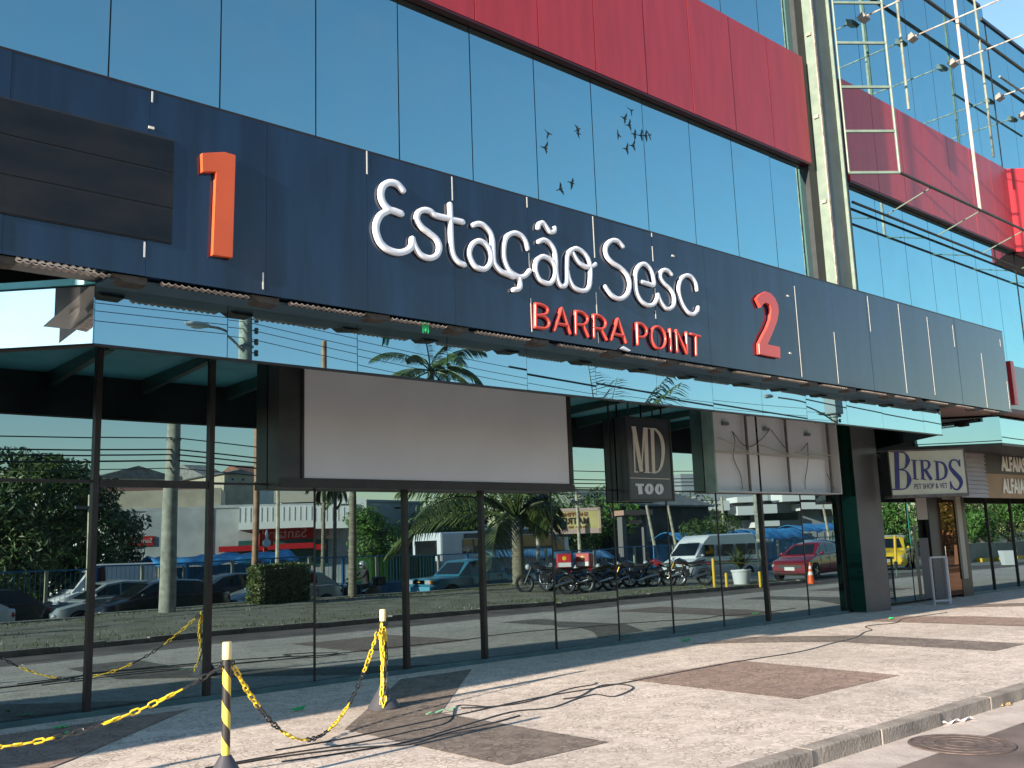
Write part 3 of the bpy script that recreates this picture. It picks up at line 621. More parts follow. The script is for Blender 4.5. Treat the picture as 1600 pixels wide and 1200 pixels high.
# gutted light box with cables
fb = thing('light_box', 'open gutted light box showing white back panel, metal frame and loose cables', 'sign', (15.9, 10.65, 2.42))
fx0, fx1 = 14.275, 18.484
MB().box((fx0, SY + .20, 2.466), (fx1, SY + .22, 4.015)).build('back_panel', mat('box_white', (0.62, 0.60, 0.64), .5, 0, .05, 1), fb)
sidem = mat('green_grey_side', (0.16, 0.23, 0.22), .25, 0, .2, 3)
MB().box((fx0 - .04, SY, 2.442), (fx0, SY + .24, 4.015)).build('side', sidem, fb)
MB().box((fx1, SY, 2.442), (fx1 + .03, SY + .24, 4.015)).build('side', mat('box_side', (0.45, 0.43, 0.44), .5), fb)
MB().box((fx0, SY, 4.015), (fx1, SY + .24, 4.015)).build('side', GREYSTEEL, fb); MB().box((fx0, SY, 2.442), (fx1, SY + .24, 2.464)).build('side', MATS['box_side'], fb)
STEELD = mat('frame_brown', (0.10, 0.08, 0.075), .5, 0, .3, 9)
for px in (1168, 1230, 1295): 
    x = at(px, 710, SY + .12)[0]; MB().box((x - .025, SY + .10, 2.466), (x + .025, SY + .13, 4.015)).build('frame_bar', STEELD, fb)
MB().box((fx0, SY + .09, 3.172), (18.269, SY + .11, 3.208)).build('frame_bar', mat('frame_pale', (0.36, 0.33, 0.31), .5), fb)
for a, b in (((1119, 684), (1166, 706)), ((1180, 695), (1230, 710)), ((1240, 707), (1295, 712))):
    (x0, z0), (x1, z1) = at(*a, SY + .12), at(*b, SY + .12); MB().bar((x0, SY + .07, z0), (x1, SY + .07, z1), .02).build('brace', MATS['frame_pale'], fb)
for px, py in ((1134, 662), (1198, 671), (1262, 679)):
    x, z = at(px, py, SY + .16); MB().box((x - .09, SY + .13, z - .03), (x + .06, SY + .198, z + .03)).build('lamp_holder', GREYSTEEL, fb)
for i, pts in enumerate([[(1144, 674), (1147, 690), (1146, 715), (1155, 740), (1160, 760), (1158, 765)], [(1144, 674), (1160, 695), (1175, 697), (1190, 685), (1202, 672)], [(1262, 692), (1261, 720), (1258, 750), (1257, 764)],
                         [(1262, 692), (1250, 705)], [(1292, 740), (1300, 760), (1305, 766)], [(1205, 672), (1225, 700)]]):
    c_ = MB().tube(spline([(at(*p, SY + .17)[0], SY + .17 - .02 * (k % 2), at(*p, SY + .17)[1]) for k, p in enumerate(pts)], 5), .007, 6).build('cable', CBLACK, fb, smooth=True)
# BIRDS sign, set diagonally
bl = Vector((19.60, 10.12, 0)); brr = Vector((20.86, 9.10, 0)); u = (brr - bl).normalized(); nn = Vector((u.y, -u.x, 0))
bi = thing('shop_sign', 'cream shop sign with navy serif letters reading BIRDS PET SHOP & VET', 'sign', (20.2, 9.7, 2.4))
def bf(x, y):  # zoomed pixel of the sign to its plane
    d = ray(1330 + x / 5.911, 680 + y / 5.911); t = (bl - EYE).dot(nn) / d.dot(nn); return EYE + d * t
def slab(p, q, z0, z1, n0, n1, name, m, par):
    b = MB(); c = [p + nn * n0, q + nn * n0, q + nn * n1, p + nn * n1]
    b.add([(v.x, v.y, z0) for v in c] + [(v.x, v.y, z1) for v in c], [(0, 1, 2, 3), (7, 6, 5, 4), (0, 4, 5, 1), (1, 5, 6, 2), (2, 6, 7, 3), (3, 7, 4, 0)]); return b.build(name, m, par)
zt = bf(680, 145).z; zb = bf(700, 545).z
slab(bl, brr, zb, zt, -.35, 0, 'box', mat('sign_cream', (0.42, 0.41, 0.32), .5, 0, .08, 2), bi)
slab(bl - u * .02, brr + u * .02, zb - .06, zb - .002, -.36, .02, 'frame', STEELD, bi); slab(bl - u * .02, brr + u * .02, zt + .002, zt + .03, -.36, .02, 'frame', STEELD, bi)
slab(bl - u * .03, bl - u * .002, zb, zt, -.36, .015, 'frame', BLACK, bi); slab(brr + u * .002, brr + u * .03, zb, zt, -.36, .015, 'frame', STEELD, bi)
NV = mat('sign_navy', (0.02, 0.02, 0.12), .5)
def gB(x0, x1, y0, y1, hv, thn):
    w = x1 - x0; h = y1 - y0; m_ = y0 + h * .47
    return [([(x0 + w * .26, y0), (x0 + w * .32, y1)], [hv, hv], 1), ([(x0, y0 + 4), (x0 + w * .4, y0 + 4)], [thn, thn], 1), ([(x0 + w * .05, y1 - 4), (x0 + w * .45, y1 - 4)], [thn, thn], 1),
            ([(x0 + w * .3, y0 + 4), (x0 + w * .7, y0 + 18), (x0 + w * .84, y0 + h * .24), (x0 + w * .68, m_ - 12), (x0 + w * .3, m_)], [thn, thn, hv, thn, thn]),
            ([(x0 + w * .3, m_), (x0 + w * .75, m_ + 16), (x0 + w * .92, y0 + h * .74), (x0 + w * .75, y1 - 16), (x0 + w * .3, y1 - 4)], [thn, thn, hv, thn, thn])]
glyph('letter', bf, gB(370, 550, 150, 505, 42, 11), NV, bi, nn)
glyph('letter', bf, [([(580, 235), (590, 405)], [24, 24], 1), ([(552, 228), (608, 236)], [8, 8], 1), ([(566, 402), (620, 410)], [8, 8], 1)], NV, bi, nn)
glyph('letter', bf, [([(652, 238), (662, 408)], [24, 24], 1), ([(625, 230), (680, 238)], [8, 8], 1), ([(640, 404), (690, 412)], [8, 8], 1), ([(655, 236), (705, 240), (720, 275), (700, 312), (660, 316)], [8, 14, 24, 14, 8]), ([(680, 318), (740, 412)], [26, 26], 1)], NV, bi, nn)
glyph('letter', bf, [([(790, 248), (800, 412)], [24, 24], 1), ([(762, 240), (815, 246)], [8, 8], 1), ([(775, 410), (820, 415)], [8, 8], 1), ([(790, 244), (850, 262), (876, 325), (862, 390), (800, 414)], [8, 18, 28, 18, 8])], NV, bi, nn)
glyph('letter', bf, [([(1000, 285), (975, 235), (925, 235), (912, 290), (950, 345), (1000, 400), (1015, 450), (985, 500), (945, 490), (918, 440)], [10, 12, 14, 26, 38, 40, 30, 16, 12, 10]), ([(998, 225), (1003, 290)], [10, 10], 1), ([(915, 425), (922, 500)], [10, 10], 1)], NV, bi, nn)
cc = bf(735, 472) + nn * .004; text('PET SHOP & VET', NV, 'lettering', bi, cc, u, (0, 0, 1), .16, .004, .62)
# louvred panel
xl0 = at(1505, 740, 9.9)[0]; xl1 = at(1541, 740, 9.9)[0]; zl0 = at(1520, 777, 9.9)[1]; zl1 = at(1520, 704, 9.9)[1]
lv = thing('louvre_panel', 'pale ribbed louvre panel between the cream sign and the brown sign', 'panel', (21.4, 9.1, 2.33))
for i in range(11):
    hh = (zl1 - zl0) / 11; z0 = zl0 + i * hh; b = MB(); b.prism([(9.88, z0), (9.93, z0 + hh - .004), (9.99, z0 + hh - .004), (9.99, z0)], xl0, xl1, 'x'); b.build('slat', mat('louvre_pale', (0.40, 0.37, 0.37), .6, 0, .05, 3), lv)
# brown shop signs further right
AY = 9.95; z_ = [at(1570, y, AY)[1] for y in (709, 741, 778)]
al = thing('shop_sign', 'dark upper sign board with pale capitals reading ALFAIAS', 'sign', (25, 9.2, z_[1]))
MB().box((xl1 + .02, AY, z_[1] + .004), (33.8, AY + .15, z_[0])).build('board', mat('sign_blackbrown', (0.035, 0.03, 0.022), .6), al)
ab = thing('shop_sign', 'ochre brown lower sign board with pale capitals reading ALFAIAS', 'sign', (25, 9.2, z_[2]))
MB().box((xl1 + .02, AY, z_[2]), (33.8, AY + .15, z_[1])).build('board', mat('sign_brown', (0.26, 0.15, 0.07), .6, 0, .1, 2), ab)
LT = mat('sign_pale', (0.70, 0.66, 0.58), .6)
text('ALFAIAS', LT, 'lettering', al, (at(1573, 720, AY)[0] + .35, AY - .015, (z_[0] + z_[1]) / 2 - .02), (1, 0, 0), (0, 0, 1), .50, .012, .80, bold=.012)
text('ALFAIAS', LT, 'lettering', ab, (at(1576, 760, AY)[0] + .35, AY - .015, (z_[1] + z_[2]) / 2 - .02), (1, 0, 0), (0, 0, 1), .50, .012, .80, bold=.012)

# ------------------------------------------------ steel frame of the old billboard, upper right
tf = thing('steel_truss', 'pale green open steel ladder frame projecting beside the tall column', 'steel frame', (17.4, 8.7, 8.5))
iA = Vector((16.98, 9.0, 0)); oA = Vector((17.80, 8.38, 0))
def lz(py, Y=8.38, px=1395): return at(px, py, Y)[1]
zr = [8.60] + [at(px, py, 8.38)[1] for px, py in ((1392, 201.5), (1386, 133), (1378, 63.5), (1372, 1))] + [13.4]
MB().tube([(oA.x, oA.y, 8.6), (oA.x, oA.y, 14)], .028, 8).build('rail', GREENSTEEL, tf, smooth=True)
MB().tube([(iA.x, iA.y, 8.6), (iA.x, iA.y, 14)], .02, 8).build('rail', GREENSTEEL, tf, smooth=True)
for z in zr: MB().bar((iA.x, iA.y, z), (oA.x, oA.y, z), .045, .05).build('rung', GREENSTEEL, tf)
FY = 8.38
MB().tube([(oA.x, FY, 8.6), (33, FY, 8.6)], .03, 8).build('rail', DARKFRAME, tf, smooth=True)
x0, z0 = at(1332, 315.6, 9.38); MB().tube([(x0, 9.38, z0), (33, 9.38, z0)], .028, 8).build('rail', BLACK, tf, smooth=True)
for k in range(6):
    x = 19.1 + 2.35 * k; MB().tube([(x, 9.4, z0), (x, FY, 8.58)], .014, 6).build('tie', GREENSTEEL, tf)
x1, z1 = at(1531, 326, FY); MB().tube([(x1, FY, 8.6), (x1, FY, 15)], .035, 8).build('post', mat('pale_rust', (0.46, 0.38, 0.32), .6, 0, .25, 5), tf, smooth=True)
for a, b in (((1397.5, 0), (1421, 182)), ((1529, 61), (1554, 256))):
    xa, za = at(*b, 9.1); MB().tube([(xa, 9.1, 10.85), (xa, 9.1, 15.2)], .03, 8).build('post', mat('brown_green', (0.16, 0.18, 0.14), .6, 0, .3, 5), tf, smooth=True)
xa, za = at(1493, 33, 9.1); MB().tube([(17.4, 9.1, za), (36, 9.1, za)], .045, 8).build('rail', BLACK, tf, smooth=True)
for (lx, ly), (ex, ey) in (((1347, 30), (1418, 0)), ((1423, 61), (1586, 3)), ((1487, 100.6), (1600, 71)), ((1559.5, 153.6), (1640, 140)), ((1596, 182), (1660, 170))):
    Yl = 9.40; X, Z = at(lx, ly, Yl)
    arm = MB().tube([(X, Yl, Z + .03), (X, 6.9, Z + .03)], .018, 6).build('arm', RUSTSTEEL, tf, smooth=True)
    fl = thing('floodlight', 'x', 'floodlight', (X, Yl, Z), group='small floodlights on the frame arms')
    b = MB(); b.loft([[(X - .12, Yl - .14, Z - .02), (X + .12, Yl - .14, Z - .02), (X + .12, Yl + .02, Z - .08), (X - .12, Yl + .02, Z - .08)], [(X - .16, Yl - .10, Z + .09), (X + .16, Yl - .10, Z + .09), (X + .16, Yl + .06, Z + .0), (X - .16, Yl + .06, Z + .0)]])
    b.build('housing', mat('lamp_grey', (0.26, 0.25, 0.24), .5, 0, .2, 6), fl, bevel=.01)
    MB().quad((X - .13, Yl - .085, Z + .087), (X + .13, Yl - .085, Z + .087), (X + .13, Yl + .045, Z + .022), (X - .13, Yl + .045, Z + .022)).build('lens', CHROME, fl)
    fl['label'] = {1347: 'grey floodlight nearest the tall column', 1423: 'grey floodlight second from the tall column', 1487: 'grey floodlight beside the rusty vertical post', 1559.5: 'grey floodlight fourth from the column near the right edge', 1596: 'grey floodlight at the right edge of the frame, lowest of the row'}[lx]
for z in (12.1,): MB().tube([(25.0, 8.9, z + 1.0), (29.5, 8.9, z + 1.0)], .03, 6).build('rail', GREYSTEEL, tf, smooth=True)

# ================================================================== STANCHIONS AND CHAINS
STR = bpy.data.materials.new('striped_tape'); STR.use_nodes = True
n = STR.node_tree; p = n.nodes['Principled BSDF']; tc = n.nodes.new('ShaderNodeTexCoord'); sx = n.nodes.new('ShaderNodeSeparateXYZ'); n.links.new(tc.outputs['Object'], sx.inputs[0])
at2 = n.nodes.new('ShaderNodeMath'); at2.operation = 'ARCTAN2'; n.links.new(sx.outputs[1], at2.inputs[0]); n.links.new(sx.outputs[0], at2.inputs[1])
m1 = n.nodes.new('ShaderNodeMath'); m1.operation = 'MULTIPLY_ADD'; m1.inputs[1].default_value = 1 / 6.2832; n.links.new(at2.outputs[0], m1.inputs[0])
m0 = n.nodes.new('ShaderNodeMath'); m0.operation = 'MULTIPLY'; m0.inputs[1].default_value = 4.2; n.links.new(sx.outputs[2], m0.inputs[0]); n.links.new(m0.outputs[0], m1.inputs[2])
fr = n.nodes.new('ShaderNodeMath'); fr.operation = 'FRACT'; n.links.new(m1.outputs[0], fr.inputs[0])
gt = n.nodes.new('ShaderNodeMath'); gt.operation = 'GREATER_THAN'; gt.inputs[1].default_value = 0.5; n.links.new(fr.outputs[0], gt.inputs[0])
mc = n.nodes.new('ShaderNodeMix'); mc.data_type = 'RGBA'; mc.inputs[6].default_value = (0.03, 0.028, 0.028, 1); mc.inputs[7].default_value = (0.70, 0.50, 0.08, 1); n.links.new(gt.outputs[0], mc.inputs[0]); n.links.new(mc.outputs[2], p.inputs['Base Color'])
p.inputs['Roughness'].default_value = 0.35
def stanchion(x, y, label):
    t = thing('stanchion', label, 'stanchion', (0, 0, 0), group='striped barrier posts on the pavement')
    MB().lathe([(0.001, 0), (.165, 0), (.168, .02), (.15, .045), (.05, .21), (.037, .23), (.001, .235)], n=28).build('base', mat('grey_base', (0.055, 0.055, 0.065), .45), t, smooth=True)
    MB().lathe([(.0305, .22), (.0305, .94)], n=20).build('pole', STR, t, smooth=True)
    MB().lathe([(.0315, .88), (.034, .885), (.034, .985), (.030, 1.0), (.001, 1.0)], n=20).build('cap', mat('cream_yellow', (0.72, 0.60, 0.30), .4), t, smooth=True)
    MB().lathe([(.038, .84), (.038, .87)], n=16).tube([(0.03, 0, .855), (.055, 0, .86), (.06, 0, .84), (.04, 0, .83)], .006, 6).tube([(-0.03, 0, .855), (-.055, 0, .86), (-.06, 0, .84), (-.04, 0, .83)], .006, 6).build('hook_ring', CBLACK, t, smooth=True)
    t.location = (x, y, 0); return t
S1 = ground(355, 1003, 1.0); S2 = ground(598, 952, 1.0); S0 = (0.35, 7.55)
stanchion(S1[0], S1[1], 'nearest black and yellow striped barrier post, in the left foreground')
stanchion(S2[0], S2[1], 'black and yellow striped barrier post farther right with chain bundled down it')
stanchion(S0[0], S0[1], 'black and yellow striped barrier post beyond the left picture edge')
def link(b, c, d, up, L=.078, W=.046, r=.0068):
    d = d.normalized(); s = d.cross(up); s = s.normalized() if s.length > 1e-4 else Vector((1, 0, 0))
    pts = []
    for k in range(14):
        t = 2 * math.pi * k / 14; ex = math.cos(t); ey = math.sin(t)
        pts.append(c + d * ((L - W) / 2 * (1 if ex > 0.01 else -1 if ex < -0.01 else 0) + ex * (W / 2 - r)) + s * ey * (W / 2 - r))
    n = 6; o = len(b.v)
    m = len(pts)
    for i, p in enumerate(pts):
        tt = (pts[(i + 1) % m] - pts[i - 1]).normalized(); nn_ = d.cross(s); bb_ = tt.cross(nn_)
        for k in range(n):
            th = 2 * math.pi * k / n; b.v.append(p + nn_ * math.cos(th) * r + bb_ * math.sin(th) * r)
    for i in range(m):
        for k in range(n):
            i2 = (i + 1) % m; k2 = (k + 1) % n; b.f.append((o + i * n + k, o + i * n + k2, o + i2 * n + k2, o + i2 * n + k))
def chain(label, pts, first=0, run=(8, 9), pitch=.060, group=None):
    t = thing('chain', label, 'chain', tuple(pts[0]), group='plastic chains between the posts')
    P = [Vector(p) for p in pts]; L = [0]
    for a, b in zip(P[:-1], P[1:]): L.append(L[-1] + (b - a).length)
    n = int(L[-1] / pitch); cur = MB(); cc_ = first; left = run[first]; k = 0
    for i in range(n):
        s = (i + .5) * pitch; j = max(q for q in range(len(L)) if L[q] <= s); j = min(j, len(P) - 2); f = (s - L[j]) / max(1e-6, L[j + 1] - L[j])
        c = P[j].lerp(P[j + 1], f); d = P[j + 1] - P[j]
        up = Vector((0, 0, 1)) if abs(d.normalized().z) < .9 else Vector((1, .3, 0)); up2 = up if i % 2 else d.cross(up)
        link(cur, c, d, up2 + Vector((random.uniform(-.25, .25), random.uniform(-.25, .25), random.uniform(-.25, .25))))
        left -= 1
        if left <= 0 or i == n - 1:
            cur.build('chain_links', YELLOW if cc_ == 0 else CBLACK, t, smooth=True); cur = MB(); cc_ = 1 - cc_; left = run[cc_]
    return t
def hang(a, b, sag, n=30):
    a = Vector(a); b = Vector(b); return [a.lerp(b, i / n) - Vector((0, 0, sag * 4 * (i / n) * (1 - i / n))) for i in range(n + 1)]
chain('yellow and black plastic chain sagging to the left picture edge', hang((S1[0] - .03, S1[1], .84), (S0[0] + .06, S0[1], .84), .40), 1, (9, 5))
chain('yellow and black plastic chain sagging between the two visible posts', hang((S1[0] + .05, S1[1], .83), (S2[0] - .05, S2[1] - .02, .86), .80), 0, (9, 8))
x, y = S2
bund = [Vector((x - .05, y - .05, .86)), Vector((x - .06, y - .06, .6)), Vector((x - .05, y - .055, .3)), Vector((x - .10, y - .10, .07)), Vector((x - .07, y - .12, .06)), Vector((x - .02, y - .07, .3)), Vector((x - .0, y - .055, .55)), Vector((x - .015, y - .05, .80)), Vector((x - .04, y - .06, .70)), Vector((x - .055, y - .08, .52)), Vector((x - .07, y - .06, .68)), Vector((x - .05, y - .05, .84))]
chain('spare chain bundled and hanging down the right hand post', spline(bund, 4), 0, (16, 9))
chain('chain lying loose along the foot of the glass at the far left', [(-1.5, 9.6, .03), (0, 9.4, .02), (1.3, 9.5, .02), (2.4, 9.75, .02)], 1, (6, 5))
# cables on the pavement
def cable(label, px, r=.0065, z=.008):
    pts = [Vector((*ground(*q, z), z + .0)) for q in px]
    o = MB().tube(spline(pts, 5), r, 6).build('cable', CBLACK, smooth=True); return tag(o, label, 'cable', 'black cables lying on the pavement')
cable('long black cable running the whole length of the pavement', [(430, 1172), (540, 1153), (700, 1120), (840, 1090), (930, 1075), (1000, 1062), (1150, 1034), (1250, 1018), (1300, 1005), (1335, 997), (1350, 988), (1362, 984), (1352, 979), (1370, 976), (1400, 973), (1415, 966), (1480, 957)])
cable('black cable looped back on itself in a knot on the pavement', [(440, 1190), (550, 1174), (640, 1158), (720, 1135), (800, 1112), (860, 1106), (900, 1092), (930, 1085), (960, 1088), (988, 1076), (978, 1070), (945, 1070), (925, 1077), (905, 1088), (880, 1092)])
cable('black cable ending in a small curl beside the green strap', [(320, 1200), (430, 1180), (560, 1160), (640, 1143), (700, 1128), (712, 1104), (735, 1102), (760, 1105), (720, 1106), (790, 1102), (840, 1092), (890, 1076), (925, 1070), (932, 1066)], .006)
cable('thin black cable stopping short on the dark paving', [(250, 1215), (420, 1185), (560, 1168), (640, 1163), (700, 1145), (760, 1132), (812, 1118)], .007)
cable('black cable lying against the foot of the glass', [(1050, 1036), (1150, 1016), (1330, 990), (1400, 968), (1500, 962)], .006) if False else None
# scraps and litter
def scrap(px, py, L, W, ang, m, label, cat='plastic scrap', name='plastic_scrap', z=0.012, grp='green plastic scraps on the pavement'):
    x, y = ground(px, py, z); b = MB(); n = 7
    for k in range(n + 1):
        t = k / n - .5; w = W * (.5 + .5 * math.cos(t * 2.2)); hh = z + .012 * math.sin(k * 2.1) + .012
        c = Vector((x + L * t * math.cos(ang), y + L * t * math.sin(ang), hh)); s = Vector((-math.sin(ang), math.cos(ang), 0)) * w / 2
        c += Vector((random.uniform(-.01, .01), random.uniform(-.01, .01), 0)); b.v += [c - s, c + s, c + s + Vector((0, 0, .004)), c - s + Vector((0, 0, .004))]
    for k in range(n):
        for j in range(4): b.f.append((4 * k + j, 4 * k + (j + 1) % 4, 4 * k + 4 + (j + 1) % 4, 4 * k + 4 + j))
    b.f += [(0, 1, 2, 3), (4 * n + 3, 4 * n + 2, 4 * n + 1, 4 * n)]
    return tag(b.build(name, m), label, cat, grp)
scrap(466, 1109, .17, .07, .3, GREENCLOTH, 'crumpled bright green scrap between the two posts')
scrap(690, 1113, .42, .03, .12, mat('pale_green_strap', (0.20, 0.50, 0.30), .6), 'long pale green strap lying across the dark paving')
scrap(94, 1138, .15, .05, .1, GREENCLOTH, 'green scrap in the shade at the foot of the far left glass')
scrap(105, 1148, .06, .03, 1, GREENCLOTH, 'tiny green scrap in the shade at the far left')
scrap(1072, 1001, .26, .06, .1, GREENCLOTH, 'green scrap at the shadow edge in the middle distance')
scrap(1392, 967, .14, .06, .3, GREENCLOTH, 'green scrap beside the cable end near the pillar')
scrap(1384, 952, .10, .05, .5, GREENCLOTH, 'tiny green scrap at the foot of the pillar')
xg, zg = at(649, 505, BY + .2); b = MB()
for k in range(5): b.quad((xg + .02 * k - .04, BY + .03, 4.03), (xg + .02 * k - .02, BY + .03, 4.03), (xg + .018 * k - .03, BY + .01, 3.90 + .02 * (k % 3)), (xg + .018 * k - .045, BY + .01, 3.90 + .02 * (k % 2)))
tag(b.build('plastic_scrap', GREENCLOTH), 'green ribbon snagged under the bottom of the blue fascia', 'plastic scrap', 'green plastic scraps on the pavement')
xg, zg = at(975, 546, BY - .02); tag(MB().prism([(xg - .09, zg), (xg - .03, zg + .035), (xg + .1, zg - .005), (xg + .07, zg - .02)], BY - .05, BY - .01).build('litter', WHITE), 'small white scrap caught on the bottom edge of the fascia', 'litter')
x, y = ground(1498, 1128, -.11); b = MB(); n = 10
for k in range(n + 1):
    t = k / n; b.v += [Vector((x - .22 + .44 * t, y + .04 + .03 * math.sin(k * 1.7) - .1 * t + .05, -.112)), Vector((x - .22 + .44 * t, y - .02 - .1 * t + .05, -.112 + .022 + .02 * math.cos(k * 1.6)))]
for k in range(n): b.f.append((2 * k, 2 * k + 1, 2 * k + 3, 2 * k + 2))
tag(b.build('paper_litter', WHITE), 'crumpled strip of white paper lying in the road', 'litter')
x, y = ground(1556, 1100, -.11); b = MB()
for _ in range(60):
    a = random.uniform(0, 6.3); r_ = random.uniform(0, .13); px_, py_ = x + r_ * 1.5 * math.cos(a), y + r_ * math.sin(a); w = random.uniform(.01, .03)
    b.quad((px_ - w, py_, -.11), (px_, py_ - w, -.105), (px_ + w, py_, -.09 + random.uniform(-.01, .01)), (px_, py_ + w, -.10))
o = tag(b.build('leaf_litter', mat('dry_leaf', (0.35, 0.24, 0.10), .9)), 'small heap of dry brown leaves in the gutter', 'litter')
x, y = ground(1502, 1163, -.116); mh = thing('manhole_cover', 'round brown iron manhole cover set in the road', 'manhole cover', (x, y, -.12))
IRON = mat('rusty_iron', (0.14, 0.105, 0.09), .7, 0.2, .3, 12, bump=.4)
MB().lathe([(.001, -.112), (.40, -.112), (.41, -.116)], (x, y, 0), 40).build('lid', IRON, mh)
for r_ in (.1, .2, .3, .385): MB().lathe([(r_, -.112), (r_, -.109), (r_ + .02, -.109), (r_ + .02, -.112)], (x, y, 0), 40).build('ring', IRON, mh)
# folded grille stand by the shop door
x, y = 21.45, 10.35; gs = thing('display_stand', 'grey metal framed wire grille stand by the shop door', 'display stand', (x, y, 0))
SIL = mat('silver_paint', (0.42, 0.43, 0.47), .4, .3)
fu = Vector((.92, -.38, 0)).normalized(); sv = Vector((.5, .86, 0)).normalized()
def pnl(o0, d, w, h, nm):
    b = MB(); o0 = Vector(o0); q = o0 + d * w
    for a, c in ((o0, o0 + Vector((0, 0, h))), (q, q + Vector((0, 0, h))), (o0 + Vector((0, 0, h)), q + Vector((0, 0, h))), (o0 + Vector((0, 0, .09)), q + Vector((0, 0, .09)))): b.bar(a, c, .035)
    b.build('frame', SIL, gs); b = MB()
    for k in range(1, 12): b.bar(o0 + d * w * k / 12 + Vector((0, 0, .09)), o0 + d * w * k / 12 + Vector((0, 0, h)), .008)
    for k in range(1, 26): b.bar(o0 + Vector((0, 0, .09 + (h - .09) * k / 26)), q + Vector((0, 0, .09 + (h - .09) * k / 26)), .006)
    b.build('wire_mesh', mat('dark_mesh', (0.12, 0.12, 0.13), .5), gs)
pnl((x, y, 0), fu, .42, 1.04, 'f'); pnl((x + fu.x * .45, y + fu.y * .45, 0), Vector((.83, .56, 0)), .34, 1.04, 's')
# ================================================================== THE STREET OPPOSITE (seen in the glass)
def paint(name, c, rough=.3): return mat(name, c, rough, 0, .03, 2, coat=.6)
def lerpn(pts, x):
    if x <= pts[0][0]: return pts[0][1]
    for a, b in zip(pts[:-1], pts[1:]):
        if x <= b[0]: return a[1] + (b[1] - a[1]) * (x - a[0]) / max(1e-9, b[0] - a[0])
    return pts[-1][1]
def wheel(par, x, y, r, w=.19, rim=None, side=1):
    t = MB().lathe([(r * .62, -w / 2), (r * .9, -w / 2), (r, -w * .32), (r, w * .32), (r * .9, w / 2), (r * .62, w / 2), (r * .60, w * .2), (r * .6, -w * .2), (r * .62, -w / 2)], (x, y, r), 24, 'y').build('wheel', RUBBER, par, smooth=True)
    b = MB(); yy = y + side * w * .30; b.lathe([(.001, -.01), (r * .62, -.03), (r * .62, .03)], (x, yy - side * .02, r), 20, 'y')
    for k in range(5):
        a = 2 * math.pi * k / 5; b.bar((x, yy + side * .03, r), (x + math.cos(a) * r * .6, yy + side * .02, r + math.sin(a) * r * .6), r * .16, .03, up=(0, 1, 0))
    b.build('rim', rim or mat('alloy', (.35, .35, .36), .3, .8), t)
